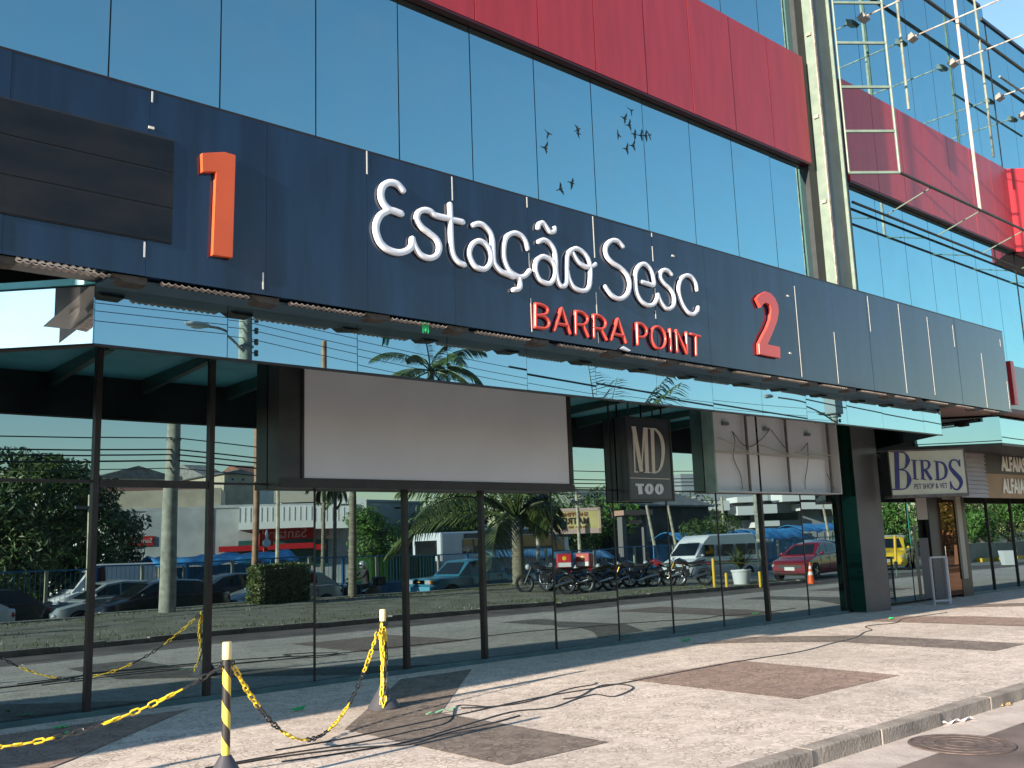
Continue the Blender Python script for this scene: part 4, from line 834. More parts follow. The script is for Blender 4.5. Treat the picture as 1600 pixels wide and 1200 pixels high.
def car(label, cat, color, L, W, deck, roof, wx, wr=.31, loc=(0, 0, 0), name='parked_car', belt=.02, wins=None, lamp=True, plate=True, zl=.2, wr_top=.74, stripe=None, group='cars and vans across the street', rz=0, tailored=None):
    t = thing(name, label, cat, (0, 0, 0), group=group); x0, x1 = -L / 2, L / 2
    def hw(x):
        e = min(x - x0, x1 - x) ; return W / 2 * (1 - .22 * max(0, 1 - e / .45) ** 2)
    xs = sorted(set([x0, x0 + .05, x0 + .15, x0 + .35, x1 - .35, x1 - .15, x1 - .05, x1] + [p[0] for p in deck] + [x0 + L * k / 16 for k in range(17)]))
    rings = []
    for x in xs:
        w = hw(x); zt = lerpn(deck, x); z0 = zl + .10 * max(0, 1 - (x - x0) / .3) + .1 * max(0, 1 - (x1 - x) / .3)
        q = [(w * .90, z0), (w, z0 + .14), (w * 1.005, z0 + (zt - z0) * .55), (w * .965, zt - .05), (w * .86, zt)]
        rings.append([(x, a, b) for a, b in q] + [(x, -a, b) for a, b in reversed(q)])
    MB().loft(rings).build('body', color, t, smooth=True)
    W1 = W / 2 * .90; W2 = W / 2 * wr_top; zmax = max(p[1] for p in roof)
    def cab(x):
        zb = lerpn(deck, x) - .03; zr = max(lerpn(roof, x), zb + .01); f = min(1, (zr - zb) / max(.01, zmax - zb)); return zb, zr, W1 + (W2 - W1) * f
    rings = []
    for x in sorted(set([p[0] for p in roof] + [roof[0][0] + (roof[-1][0] - roof[0][0]) * k / 14 for k in range(15)])):
        zb, zr, w = cab(x); q = [(W1, zb), (w, zr - .05 * min(1, (zr - zb) * 2)), (w - .14, zr)]
        rings.append([(x, a, b) for a, b in q] + [(x, -a, b) for a, b in reversed(q)])
    MB().loft(rings).build('roof', color, t, smooth=True)
    def sidey(x, z):
        zb, zr, w = cab(x); f = max(0, min(1, (z - zb) / max(.02, zr - .05 - zb))); return W1 + (w - W1) * f + .008
    for (xa, xb) in (wins or []):
        for s in (1, -1):
            b = MB(); n = 8; ok = 0
            for k in range(n + 1):
                x = xa + (xb - xa) * k / n; zb, zr, w = cab(x); a = zb + .07; c = max(a + .005, zr - .10)
                b.v += [Vector((x, s * sidey(x, a), a)), Vector((x, s * sidey(x, c), c))]
            for k in range(n): b.f.append((2 * k, 2 * k + 1, 2 * k + 3, 2 * k + 2))
            b.build('side_window', TINT, t)
    for i, nm in ((0, 'windscreen'), (len(roof) - 2, 'rear_window')):
        (xa, za), (xb, zb_) = roof[i], roof[i + 1]; d = Vector((xb - xa, 0, zb_ - za)); nrm = Vector((-d.z, 0, d.x)).normalized() * .012
        A = Vector((xa, 0, za)) + d * .12 + nrm; B = Vector((xa, 0, za)) + d * .88 + nrm
        ya = cab(A.x)[2] - .16 if i == 0 else cab(A.x)[2] - .2; yb = cab(B.x)[2] - .2
        ya = min(ya + .06, W1 - .1) if i == 0 else ya
        if abs(d.z) > .12: MB().quad((A.x, -ya, A.z), (A.x, ya, A.z), (B.x, yb, B.z), (B.x, -yb, B.z)).build(nm, TINT, t)
    for x in wx:
        for s in (1, -1):
            MB().lathe([(.001, 0), (wr + .055, 0), (wr + .055, .012), (.001, .012)], (x, s * hw(x) * 1.0 + (.0 if s > 0 else -.012), wr + .01), 22, 'y').build('wheel_arch', RUBBER, t)
            wheel(t, x, s * (hw(x) - .06), wr, side=s)
    zf = lerpn(deck, x0 + .1)
    if lamp:
        for s in (1, -1):
            MB().ell((x0 + .10, s * (W / 2 - .25), zf - .13), (.10, .16, .075)).build('headlight', mat('headlamp', (.75, .78, .8), .1, .5), t, smooth=True)
            MB().ell((x1 - .07, s * (W / 2 - .22), lerpn(deck, x1) - .16), (.07, .12, .09)).build('tail_light', mat('tail_red', (.4, .01, .01), .2), t, smooth=True)
            MB().ell((roof[0][0] + .38, s * (W / 2 + .04), lerpn(deck, roof[0][0] + .35) + .06), (.06, .09, .06)).build('door_mirror', color, t, smooth=True)
        MB().box((x0 - .004, -W * .26, zf - .22), (x0 + .08, W * .26, zf - .10)).build('grille', CBLACK, t)
        MB().box((x0 + .0, -W * .40, zl + .12), (x0 + .10, W * .40, zl + .19)).build('bumper', CBLACK, t)
    if plate: MB().box((x0 - .015, -.2, zl + .20), (x0 + .01, .2, zl + .33)).build('number_plate', mat('plate', (.6, .6, .58), .5), t)
    if stripe:
        m_, z0, z1 = stripe
        for s in (1, -1): MB().box((x0 + .5, min(s * (W / 2 + .003), s * (W / 2 + .010)), z0), (x1 - .4, max(s * (W / 2 + .003), s * (W / 2 + .010)), z1)).build('stripe', m_, t)
    for x in [w_[0] for w_ in (wins or [])] + ([wins[-1][1]] if wins else []):
        MB().box((x - .012, W / 2 - .004, zl + .15), (x - .002, W / 2 + .007, lerpn(deck, x) - .06)).build('door_gap', RUBBER, t)
    for w_ in (wins or [])[:2]: MB().box((w_[1] - .22, W / 2 - .01, lerpn(deck, w_[1]) - .20), (w_[1] - .06, W / 2 + .02, lerpn(deck, w_[1]) - .17)).build('door_handle', CBLACK, t)
    if tailored: tailored(t, hw)
    t.location = loc; t.rotation_euler = (0, 0, rz); return t
HATCH_D = [(-2, .62), (-1.85, .76), (-1.1, .92), (-.9, .95), (1.5, 1.0), (2, .92)]
HATCH_R = [(-1.15, .92), (-.35, 1.38), (.2, 1.46), (1.1, 1.40), (1.85, .98)]
car('black hatchback with lit headlight driving past the concrete pole', 'car', paint('car_black', (.012, .012, .014)), 4.1, 1.72, HATCH_D, HATCH_R, (-1.25, 1.25), loc=(12.0, -8.9, -.5), wins=[(-.75, .05), (.1, .85)], name='car')
car('pale grey car just ahead of the black hatchback', 'car', paint('car_grey', (.30, .33, .33)), 4.1, 1.70, HATCH_D, HATCH_R, (-1.25, 1.25), loc=(11.25, -10.9, -.5), wins=[(-.75, .05), (.1, .85)], name='car')
car('silver hatchback half hidden behind the square hedge', 'car', paint('car_silver', (.30, .34, .34)), 4.0, 1.7, [(-2, .62), (-1.8, .74), (-1.0, .95), (1.5, 1.02), (2, .9)], [(-1.1, .93), (-.3, 1.42), (.3, 1.50), (1.2, 1.42), (1.8, 1.0)], (-1.25, 1.25), loc=(16.5, -9.3, -.5), wins=[(-.7, .1), (.15, .95)], name='car')
car('dark wine estate car between the black and the silver cars', 'car', paint('car_dark', (.02, .022, .028)), 4.2, 1.72, HATCH_D, HATCH_R, (-1.25, 1.25), loc=(15.4, -11.6, -.5), wins=[(-.75, .05), (.1, .85)], name='car') 
car('white car at the far left end of the far road', 'car', paint('car_white', (.65, .65, .65)), 4.1, 1.7, HATCH_D, HATCH_R, (-1.25, 1.25), loc=(5.6, -8.7, -.5), wins=[(-.75, .05), (.1, .85)], name='car')
car('black saloon behind the white car at the far left', 'car', MATS['car_black'], 4.2, 1.72, HATCH_D, HATCH_R, (-1.25, 1.25), loc=(7.2, -11.3, -.5), wins=[(-.75, .05), (.1, .85)], name='car')
WINE = paint('car_wine', (.20, .006, .02))
car('wine red saloon parked behind the orange traffic cone', 'car', WINE, 4.3, 1.74, [(-2.15, .62), (-2, .74), (-1.1, .93), (1.4, 1.0), (2.15, .93)], [(-1.2, .92), (-.35, 1.38), (.3, 1.45), (1.0, 1.38), (1.75, .98)], (-1.35, 1.3), loc=(35.0, .0, -.1), wins=[(-.8, .0), (.06, .85)], name='parked_car', rz=R(-8))
YEL = paint('taxi_yellow', (.78, .50, .02))
car('yellow hatchback taxi with a dark stripe along its side', 'taxi', YEL, 3.9, 1.68, [(-1.95, .66), (-1.8, .80), (-1.25, .98), (1.6, 1.02), (1.95, .85)], [(-1.4, .96), (-.65, 1.52), (.2, 1.62), (1.3, 1.52), (1.85, 1.0)], (-1.2, 1.2), loc=(44.6, -1.4, -.1), wins=[(-.95, -.15), (-.1, .7), (.85, 1.4)], name='taxi', stripe=(mat('taxi_stripe', (.02, .06, .07), .4), .78, .88), rz=R(-20))
car('dark blue car with a silver bumper ahead of the yellow taxi', 'car', paint('car_navy', (.015, .03, .06)), 4.2, 1.72, HATCH_D, HATCH_R, (-1.25, 1.25), loc=(40.6, -3.2, -.1), wins=[(-.75, .05), (.1, .85)], name='car')
BLU = paint('pickup_blue', (.035, .16, .24))
def pk(t, hw):
    MB().box((-2.82, -.88, .52), (-2.70, .88, .70)).build('bumper', mat('pickup_bumper', (.10, .33, .45), .4), t)
    for s in (1, -1):
        MB().box((-2.755, s * .58 - .17, .80), (-2.70, s * .58 + .17, .95)).build('headlight', mat('headlamp', (.75, .78, .8), .1), t)
        MB().box((-2.76, s * .83 - .05, .80), (-2.70, s * .83 + .05, .95)).build('indicator', mat('indicator', (.7, .2, .02), .3), t)
    MB().box((-2.75, -.38, .80), (-2.70, .38, .95)).build('grille', CBLACK, t); MB().box((-2.77, -.1, .86), (-2.752, .1, .90)).build('badge', mat('badge_gold', (.6, .35, .05), .3), t)
    MB().box((1.0, -.84, .78), (2.6, -.80, 1.12)).box((1.0, .80, .78), (2.6, .84, 1.12)).build('bed_rail', BLU, t)
    MB().prism([(-.9, .62), (.4, .62), (.65, .88), (-.6, .88)], .87, .878, 'y').build('door_badge', mat('pickup_grey', (.20, .26, .28), .4), t)
car('old blue double cab pickup truck with square lit headlights', 'pickup truck', BLU, 5.5, 1.86, [(-2.75, 1.0), (-1.3, 1.06), (.9, 1.08), (1.0, .95), (2.75, .95)], [(-1.45, 1.05), (-.85, 1.64), (-.4, 1.70), (.7, 1.68), (.95, 1.1)], (-1.85, 1.75), wr=.36, loc=(25.0, -9.2, -.5), wins=[(-.85, -.1), (0, .72)], name='pickup_truck', lamp=False, zl=.36, wr_top=.80, tailored=pk)
WH = paint('van_white', (.72, .73, .74)); VG = mat('van_grey', (.30, .31, .33), .4)
def vn(t, hw):
    for xa, xb in ((-1.55, -.8), (-.45, .45), (.7, 1.5), (1.7, 2.35)):
        MB().box((xa, 1.0 - .012, 1.28), (xb, 1.018, 1.85)).build('side_window', TINT, t, bevel=.03)
    MB().box((-2.2, 1.004, .98), (2.5, 1.016, 1.05)).build('stripe', mat('stripe_magenta', (.45, .03, .12), .4), t)
    MB().box((-2.2, 1.004, .88), (2.5, 1.016, .94)).build('stripe', mat('stripe_green', (.02, .22, .16), .4), t)
    MB().box((-2.75, -.6, 1.0), (-2.69, .6, 1.06)).build('stripe', MATS['stripe_magenta'], t); MB().box((-2.76, -.6, .9), (-2.70, .6, .94)).build('stripe', MATS['stripe_green'], t)
car('white high roof minibus with magenta and green stripes', 'minibus', WH, 5.6, 2.0, [(-2.8, .85), (-2.6, 1.10), (-2.0, 1.30), (2.6, 1.35), (2.8, 1.3)], [(-2.15, 1.27), (-1.35, 2.05), (-.9, 2.32), (2.5, 2.38), (2.78, 1.4)], (-1.9, 1.7), wr=.34, loc=(40.0, -8.8, -.5), wins=[], name='minibus', zl=.28, wr_top=.84, tailored=vn)
# bus standing behind the fence
bs = thing('bus', 'white and dark blue bus standing behind the blue fence', 'bus', (0, 0, 0))
X, Z = V(690, 868, -18); bus_x = X
MB().box((X, -20.6, .0), (X + 9, -18.1, 2.5)).build('body', paint('bus_white', (.62, .65, .70)), bs, bevel=.12)
MB().box((X + 1.4, -18.09, 1.35), (X + 8.6, -18.07, 2.1)).build('window_band', TINT, bs); MB().box((X + 1.5, -18.095, 2.15), (X + 9, -18.06, 2.4)).build('roof_panel', mat('bus_dark', (.03, .04, .06), .3), bs)
MB().box((X - .012, -20.3, 1.3), (X - .001, -18.4, 2.1)).build('windscreen', TINT, bs)
for dx_ in (1.5, 7.0): wheel(bs, X + dx_, -18.2, .45, .28)
# ------------------------------------------------ motorcycles
def motorcycle(label, tank, box=None, fork=None, rimc=None):
    t = thing('motorcycle', label, 'motorcycle', (0, 0, 0), group='motorcycles parked in a row on the verge')
    for x in (-.68, .66):
        w = MB().lathe([(.24, -.045), (.28, -.05), (.315, -.02), (.315, .02), (.28, .05), (.24, .045), (.24, -.045)], (x, 0, .315), 24, 'y').build('wheel', RUBBER, t, smooth=True)
        b = MB().lathe([(.21, -.02), (.245, -.03), (.245, .03), (.21, .02), (.21, -.02)], (x, 0, .315), 24, 'y')
        for k in range(6): a = k * math.pi / 3 + .3; b.bar((x, 0, .315), (x + .22 * math.cos(a), 0, .315 + .22 * math.sin(a)), .022)
        b.lathe([(.001, -.05), (.05, -.05), (.05, .05), (.001, .05)], (x, 0, .315), 12, 'y').build('rim', rimc or mat('rim_grey', (.14, .14, .15), .3, .7), w)
    b = MB()
    for s in (.09, -.09): b.tube([(-.68, s, .315), (-.44, s, .86)], .022, 8)
    b.build('fork', fork or mat('fork_dark', (.10, .10, .11), .3, .6), t, smooth=True)
    b = MB(); b.tube(spline([(-.44, 0, .88), (-.1, 0, .80), (.2, 0, .70), (.55, 0, .74)], 4), .03, 8).tube([(-.42, 0, .8), (-.18, 0, .42), (.15, 0, .32), (.28, 0, .62)], .024, 8)
    for s in (.1, -.1): b.tube([(.15, s, .34), (.66, s, .315)], .022, 8)
    b.build('frame', CBLACK, t, smooth=True)
    MB().loft([[(-.40, y_ * .5, .86 + z_ * .6) for y_, z_ in ((-.1, -.05), (.1, -.05), (.13, .08), (.0, .15), (-.13, .08))], [(-.22, y_, .85 + z_) for y_, z_ in ((-.12, -.07), (.12, -.07), (.16, .08), (.0, .17), (-.16, .08))],
               [(.02, y_ * .8, .82 + z_ * .8) for y_, z_ in ((-.12, -.07), (.12, -.07), (.14, .06), (.0, .13), (-.14, .06))], [(.12, y_ * .5, .80 + z_ * .4) for y_, z_ in ((-.1, -.05), (.1, -.05), (.1, .05), (.0, .08), (-.1, .05))]]).build('tank', tank, t, smooth=True)
    MB().loft([[(.04, y_, z_) for y_, z_ in ((-.10, .77), (.10, .77), (.11, .84), (-.11, .84))], [(.35, y_, z_) for y_, z_ in ((-.14, .76), (.14, .76), (.14, .85), (-.14, .85))], [(.72, y_, z_) for y_, z_ in ((-.09, .86), (.09, .86), (.09, .92), (-.09, .92))]]).build('seat', CBLACK, t, smooth=True)
    MB().box((-.20, -.12, .36), (.12, .12, .60)).box((-.14, -.09, .60), (.02, .09, .72)).lathe([(.001, -.16), (.09, -.16), (.09, .16), (.001, .16)], (.0, 0, .42), 14, 'y').build('engine', mat('engine_grey', (.07, .07, .075), .35, .6, .3, 12), t, bevel=.015)
    MB().tube(spline([(-.18, .12, .45), (-.12, .16, .28), (.2, .17, .27), (.45, .18, .36), (.80, .19, .45)], 4), [.022] * 9 + [.045] * 8, 10).build('exhaust', CHROME, t, smooth=True)
    MB().tube([(-.40, -.36, .98), (-.44, -.1, 1.0), (-.44, .1, 1.0), (-.40, .36, .98)], .014, 8).tube([(-.44, -.20, 1.0), (-.46, -.26, 1.14)], .008, 6).tube([(-.44, .20, 1.0), (-.46, .26, 1.14)], .008, 6).build('handlebar', CBLACK, t, smooth=True)
    MB().ell((-.46, -.26, 1.17), (.02, .07, .045)).ell((-.46, .26, 1.17), (.02, .07, .045)).build('mirror', CBLACK, t, smooth=True)
    MB().ell((-.55, 0, .86), (.09, .10, .10)).build('headlight', MATS['headlamp'], t, smooth=True)
    b = MB(); 
    for x, r0, a0, a1 in ((-.68, .35, 1.0, 2.6), (.66, .36, .3, 2.2)):
        P = [(x + r0 * math.cos(a0 + (a1 - a0) * k / 7), 0, .315 + r0 * math.sin(a0 + (a1 - a0) * k / 7)) for k in range(8)]
        for p_, q_ in zip(P[:-1], P[1:]): b.bar(p_, q_, .012, .13, up=(0, 1, 0)) if False else b.add([(p_[0], -.06, p_[2]), (p_[0], .06, p_[2]), (q_[0], .06, q_[2]), (q_[0], -.06, q_[2])], [(0, 1, 2, 3)])
    b.build('mudguard', CBLACK, t)
    MB().box((.80, -.06, .74), (.85, .06, .80)).build('tail_light', MATS['tail_red'], t)
    if box:
        bx_ = MB().box((.36, -.25, .88), (.86, .25, 1.34)).build('delivery_box', box, t, bevel=.02)
        MB().box((.40, .251, 1.05), (.82, .262, 1.30)).build('panel', mat('box_red', (.55, .03, .04), .4), bx_); MB().box((.861, -.2, 1.05), (.872, .2, 1.30)).build('panel', MATS['box_red'], bx_)
        MB().box((.40, .251, .90), (.82, .26, 1.04)).build('panel', mat('box_white2', (.7, .7, .7), .4), bx_); MB().ell((.61, .263, 1.18), (.07, .006, .07)).build('emblem', YELLOW, bx_)
    return t
MB1 = paint('tank_black', (.015, .015, .02)); 
protoA = motorcycle('black motorcycle at the left end of the row carrying a red and white delivery box', MB1, mat('box_body', (.35, .03, .04), .4))
protoB = motorcycle('x', MB1, None, mat('fork_gold', (.55, .33, .05), .3, .6)); protoC = motorcycle('x', paint('tank_red', (.25, .01, .015)))
spots = [(852, 926, 'A', 40, None), (884, 923, 'A', 62, 'black motorcycle second in the row with a larger red delivery box'), (922, 921, 'C', 52, 'red tanked motorcycle third from the left of the row'),
         (958, 919, 'B', 30, 'motorcycle with golden forks in the middle of the row'), (992, 918, 'Bx', 48, 'black sports motorcycle with pale rear wheel, fifth in the row'), (1034, 916, 'C', 60, 'red tanked motorcycle second from the right of the row'), (1076, 915, 'B', 44, 'motorcycle with golden forks nearest the white minibus')]
used = set()
for px, py, k, rz, lab in spots:
    src = {'A': protoA, 'B': protoB, 'Bx': protoB, 'C': protoC}[k]
    k0 = k[0]; o = copy_tree(src) if k0 in used else src; used.add(k0)
    x, y = G(px, py + 1); y = max(-2.2, min(0.6, y)); x, _ = V(px, py, y); put(o, (x, y, -.0), R(rz)); o.rotation_euler = (R(7), 0, R(rz))
    if lab: o['label'] = lab
# ------------------------------------------------ scooter with rider
sc = thing('scooter', 'dark motor scooter with top case ridden past the palm trunk', 'scooter', (0, 0, 0))
for x in (-.62, .62): wheel(sc, x, 0, .24, .11)
MB().loft([[(.1, y_, z_) for y_, z_ in ((-.12, .3), (.12, .3), (.14, .62), (-.14, .62))], [(.45, y_, z_) for y_, z_ in ((-.17, .32), (.17, .32), (.16, .74), (-.16, .74))], [(.85, y_, z_) for y_, z_ in ((-.08, .55), (.08, .55), (.08, .76), (-.08, .76))]]).build('body', MB1, sc, smooth=True)
MB().loft([[(-.62, y_, z_) for y_, z_ in ((-.16, .45), (.16, .45), (.13, .98), (-.13, .98))], [(-.42, y_, z_) for y_, z_ in ((-.22, .3), (.22, .3), (.18, 1.0), (-.18, 1.0))]]).box((-.45, -.15, .27), (.2, .15, .33)).build('leg_shield', MB1, sc, bevel=.02)
MB().tube([(-.44, -.32, 1.05), (-.5, 0, 1.07), (-.44, .32, 1.05)], .018, 8).build('handlebar', CBLACK, sc, smooth=True); MB().ell((-.64, 0, .86), (.06, .12, .09)).build('headlight', MATS['headlamp'], sc, smooth=True)
MB().box((.62, -.22, .80), (1.02, .22, 1.14)).build('top_case', CBLACK, sc, bevel=.05); MB().box((.05, -.13, .74), (.65, .13, .80)).build('seat', CBLACK, sc, bevel=.02)
rx = V(562, 900, -9.6)[0]; put(sc, (rx, -9.6, -.5), 0)
def figure(name, label, J, bones, m, loc, rz=0):
    me = bpy.data.meshes.new(name); names = list(J); me.from_pydata([J[k][0] for k in names], [(names.index(a), names.index(b)) for a, b in bones], []); me.materials.append(m)
    o = bpy.data.objects.new(name, me); col.objects.link(o); sk = o.modifiers.new('skin', 'SKIN'); sk.use_smooth_shade = True
    sv_ = me.skin_vertices[0].data
    for i, k in enumerate(names): r_ = J[k][1]; sv_[i].radius = (r_, r_) if not isinstance(r_, tuple) else r_
    sv_[names.index('pelvis')].use_root = True
    s2 = o.modifiers.new('sub', 'SUBSURF'); s2.levels = 1; s2.render_levels = 1; o.location = loc; o.rotation_euler = (0, 0, rz); o['label'] = label; o['category'] = 'person'; return o
SKIN = mat('skin', (.35, .20, .14), .5)
J = {'pelvis': ((.28, 0, .86), .15), 'waist': ((.24, 0, 1.05), .13), 'chest': ((.18, 0, 1.28), (.17, .13)), 'neck': ((.15, 0, 1.45), .06), 'head': ((.12, 0, 1.56), .09), 'top': ((.11, 0, 1.64), .07)}
for s, n_ in ((1, 'L'), (-1, 'R')):
    J['sh' + n_] = ((.17, s * .19, 1.38), .065); J['el' + n_] = ((-.06, s * .30, 1.16), .05); J['wr' + n_] = ((-.33, s * .28, 1.10), .036); J['ha' + n_] = ((-.43, s * .28, 1.08), .035)
    J['hip' + n_] = ((.22, s * .11, .84), .09); J['kn' + n_] = ((-.16, s * .16, .80), .07); J['an' + n_] = ((-.18, s * .13, .40), .045); J['toe' + n_] = ((-.32, s * .13, .36), .04)
bones = [('pelvis', 'waist'), ('waist', 'chest'), ('chest', 'neck'), ('neck', 'head'), ('head', 'top')]
for n_ in 'LR': bones += [('chest', 'sh' + n_), ('sh' + n_, 'el' + n_), ('el' + n_, 'wr' + n_), ('wr' + n_, 'ha' + n_), ('pelvis', 'hip' + n_), ('hip' + n_, 'kn' + n_), ('kn' + n_, 'an' + n_), ('an' + n_, 'toe' + n_)]
rider = figure('person', 'scooter rider in dark clothes and silver helmet gripping the handlebar', J, bones, mat('dark_cloth', (.03, .03, .035), .8), (0, 0, 0))
MB().ell((.11, 0, 1.60), (.15, .135, .15), 16, 10).build('helmet', mat('helmet_silver', (.5, .5, .52), .2, .3), rider, smooth=True)
MB().ell((-.005, 0, 1.585), (.06, .11, .05), 12, 8).build('visor', TINT, rider, smooth=True)
for s in (1, -1): MB().tube([(-.10, s * .295, 1.15), (-.30, s * .283, 1.105)], [.045, .035], 8).build('bare_forearm', SKIN, rider, smooth=True)
rider.location = (rx, -9.6, -.5)

# ------------------------------------------------ foliage
def leaves(blobs, n, s, m, name, par, rng, flat=.6):
    b = MB(); tot = sum(q[1][0] * q[1][1] * q[1][2] for q in blobs) ; V_, F_ = b.v, b.f
    for c, r, in blobs:
        k = int(n * (r[0] * r[1] * r[2]) / tot)
        for _ in range(k):
            while True:
                d = Vector((rng.gauss(0, 1), rng.gauss(0, 1), rng.gauss(0, 1)))
                if d.length > .1: break
            d.normalize(); q = (.55 + .45 * rng.random() ** .5) * (1 + .12 * math.sin(d.x * 7 + c[0]) * math.cos(d.z * 6 + c[2]))
            p = Vector((c[0] + d.x * r[0] * q, c[1] + d.y * r[1] * q, c[2] + d.z * r[2] * q))
            nrm = (d + Vector((rng.uniform(-.9, .9), rng.uniform(-.9, .9), rng.uniform(-.4, 1.0)))).normalized()
            a = nrm.cross(Vector((rng.uniform(-1, 1), rng.uniform(-1, 1), rng.uniform(-1, 1)))); a = a.normalized() if a.length > .01 else Vector((1, 0, 0)); e = nrm.cross(a); L = s * rng.uniform(.6, 1.3)
            o = len(V_); V_ += [p - a * L, p - e * L * flat * .5 + nrm * L * .1, p + a * L, p + e * L * flat * .5 + nrm * L * .1]; F_.append((o, o + 1, o + 2, o + 3))
    me = bpy.data.meshes.new(name); org = Vector((0, 0, 0)); q = par
    while q: org += q.location; q = q.parent
    me.from_pydata([tuple(p - org) for p in V_], [], F_); me.materials.append(m)
    o = bpy.data.objects.new(name, me); col.objects.link(o); o.parent = par; return o
def tree(label, base, blobs, n, s, m=None, tr=.18, seed=1, group='trees across the street'):
    rng = random.Random(seed); t = thing('tree', label, 'tree', base, group=group); bx_, by_, bz_ = base
    blobs = [((bx_ + c[0], by_ + c[1], bz_ + c[2]), r) for c, r in blobs]; low = min(c[2] - r[2] * .3 for c, r in blobs)
    trunk = MB().tube(spline([(bx_, by_, bz_), (bx_ + .1, by_, bz_ + (low - bz_) * .5), (bx_ + .05, by_ + .1, low)], 4), [tr * (1.3 - .5 * k / 8) for k in range(9)], 10)
    for c, r in blobs: trunk.tube(spline([(bx_ + .05, by_ + .1, low - .1), ((bx_ + c[0]) / 2 + rng.uniform(-.2, .2), (by_ + c[1]) / 2, (low + c[2]) / 2 - .1), c], 4), [tr * .55 * (1 - .085 * k) for k in range(9)], 7)
    trunk.build('trunk', BARK, t, smooth=True); leaves(blobs, n, s, m or LEAF, 'crown', t, rng); return t
def rblobs(rng, cx, cz, R_, H_, n, r0):
    return [((cx + rng.uniform(-R_, R_), rng.uniform(-R_, R_) * .7, cz + rng.uniform(-H_, H_)), (r0 * rng.uniform(.7, 1.2), r0 * rng.uniform(.7, 1.2), r0 * rng.uniform(.5, .85))) for _ in range(n)]
rg = random.Random(11)
tree('broad dense dark tree with layered crown at the far left', (11.3, -19.5, -.5), [((-2.6, 0, 3.6), (2.3, 2.3, 1.5)), ((0, .5, 4.6), (2.6, 2.4, 1.6)), ((1.7, 1.0, 2.9), (2.1, 2.0, 1.7)), ((.2, .8, 5.6), (1.7, 1.5, .75)), ((-4.6, 0, 2.6), (2.2, 2, 1.6)), ((-.5, 1.5, 2.4), (2.6, 1.6, 1.7)), ((-2.5, 0, 5.0), (1.8, 1.6, .8)), ((2.0, .5, 4.9), (1.2, 1, .55)), ((3.2, .8, 3.6), (1.0, .9, .5)), ((-1.2, .6, 6.2), (1.1, 1, .4)), ((3.0, 1.2, 1.9), (.9, .9, .6)), ((-5.6, .4, 4.4), (1.2, 1, .5)), ((1.0, 1.6, 3.9), (1.2, .8, .8))], 27000, .15, LEAF, .35, 2)
tree('second dark tree left of the layered tree', (5.0, -21, -.5), rblobs(rg, 1, 3.0, 4.0, 1.6, 12, 2.0), 9000, .17, LEAF, .3, 3)
tx, tz = V(586, 835, -15.5); tree('small bright green tree in front of the grey wall', (tx, -15.5, -.5), rblobs(rg, 0, tz + .45, .75, .75, 8, .85), 4500, .10, LEAF2, .1, 4)
tx, tz = V(1112, 815, -14.6); tree('small dark tree leaning over the blue market awning', (tx, -14.6, -.5), rblobs(rg, 0, 2.8, 1.3, .9, 6, 1.1), 2600, .13, LEAF, .14, 5)
for i, (px, py, y, r0, lab, m_) in enumerate([(905, 790, -27, 3.0, 'big green tree behind the yellow shopping sign', LEAF2), (862, 800, -24, 2.6, 'dark green tree between coconut palm and yellow sign', LEAF), (955, 800, -31, 3.0, 'dark green tree right of the yellow sign', LEAF), (1040, 800, -34, 3.0, 'dark tree behind the market sheds', LEAF),
        (1345, 800, -24, 3.0, 'tall green tree beyond the pillar', LEAF2), (1405, 800, -22, 3.4, 'large green tree above the yellow taxi', LEAF2), (1470, 810, -22, 3.2, 'green tree right of the yellow taxi', LEAF), (720, 800, -30, 3.0, 'dark tree behind the bus', LEAF)]):
    tx, tz = V(px, py, y); tree(lab, (tx, y, -.5), rblobs(random.Random(20 + i), 0, tz * .9, r0 * .9, r0 * .5, 7, r0 * .75), 3200, .22, m_, .25, 30 + i)
for i, (px, py, y, r0, lab, m_) in enumerate([(1540, 815, -6.0, 1.3, 'bright bushy tree behind the grey wall', LEAF2), (1582, 800, -8.5, 2.2, 'tall green tree behind the grey wall near the right edge', LEAF), (1615, 790, -7, 2.0, 'green tree behind the grey wall beyond the right edge', LEAF2), (1520, 790, -14, 2.6, 'dark tree far behind the grey wall', LEAF)]):
    tx, tz = V(px, py, y); tree(lab, (tx, y, -.3), rblobs(random.Random(50 + i), 0, tz * .9, r0 * .8, r0 * .6, 7, r0 * .75), 3000, .16, m_, .2, 60 + i)
# clipped square hedge
hx0, _ = V(402, 900, -6.0); hx1, _ = V(473, 900, -6.0); hd = thing('hedge', 'clipped square green hedge block on the verge edge', 'hedge', ((hx0 + hx1) / 2, -6.2, .05))
rng = random.Random(5); b = MB()
for _ in range(5200):
    f = rng.randrange(5); u_, w_ = rng.random(), rng.random(); x_, y_, z_ = hx0 + (hx1 - hx0) * u_, -6.8 + 1.1 * w_, .08 + 1.12 * rng.random()
    if f == 0: y_ = -5.7
    elif f == 1: x_ = hx0
    elif f == 2: x_ = hx1
    elif f == 3: z_ = 1.2
    p = Vector((x_ + rng.gauss(0, .035), y_ + rng.gauss(0, .035), z_ + rng.gauss(0, .03))); a = Vector((rng.uniform(-1, 1), rng.uniform(-1, 1), rng.uniform(-1, 1))).normalized() * .045; e = a.cross(Vector((rng.uniform(-1, 1), rng.uniform(-1, 1), rng.uniform(-1, 1)))).normalized() * .028
    b.quad(p - a, p - e, p + a, p + e)
b.build('foliage', LEAF3, hd); MB().box((hx0 + .12, -6.7, .03), (hx1 - .12, -5.82, 1.1)).build('stems', BARK, hd)
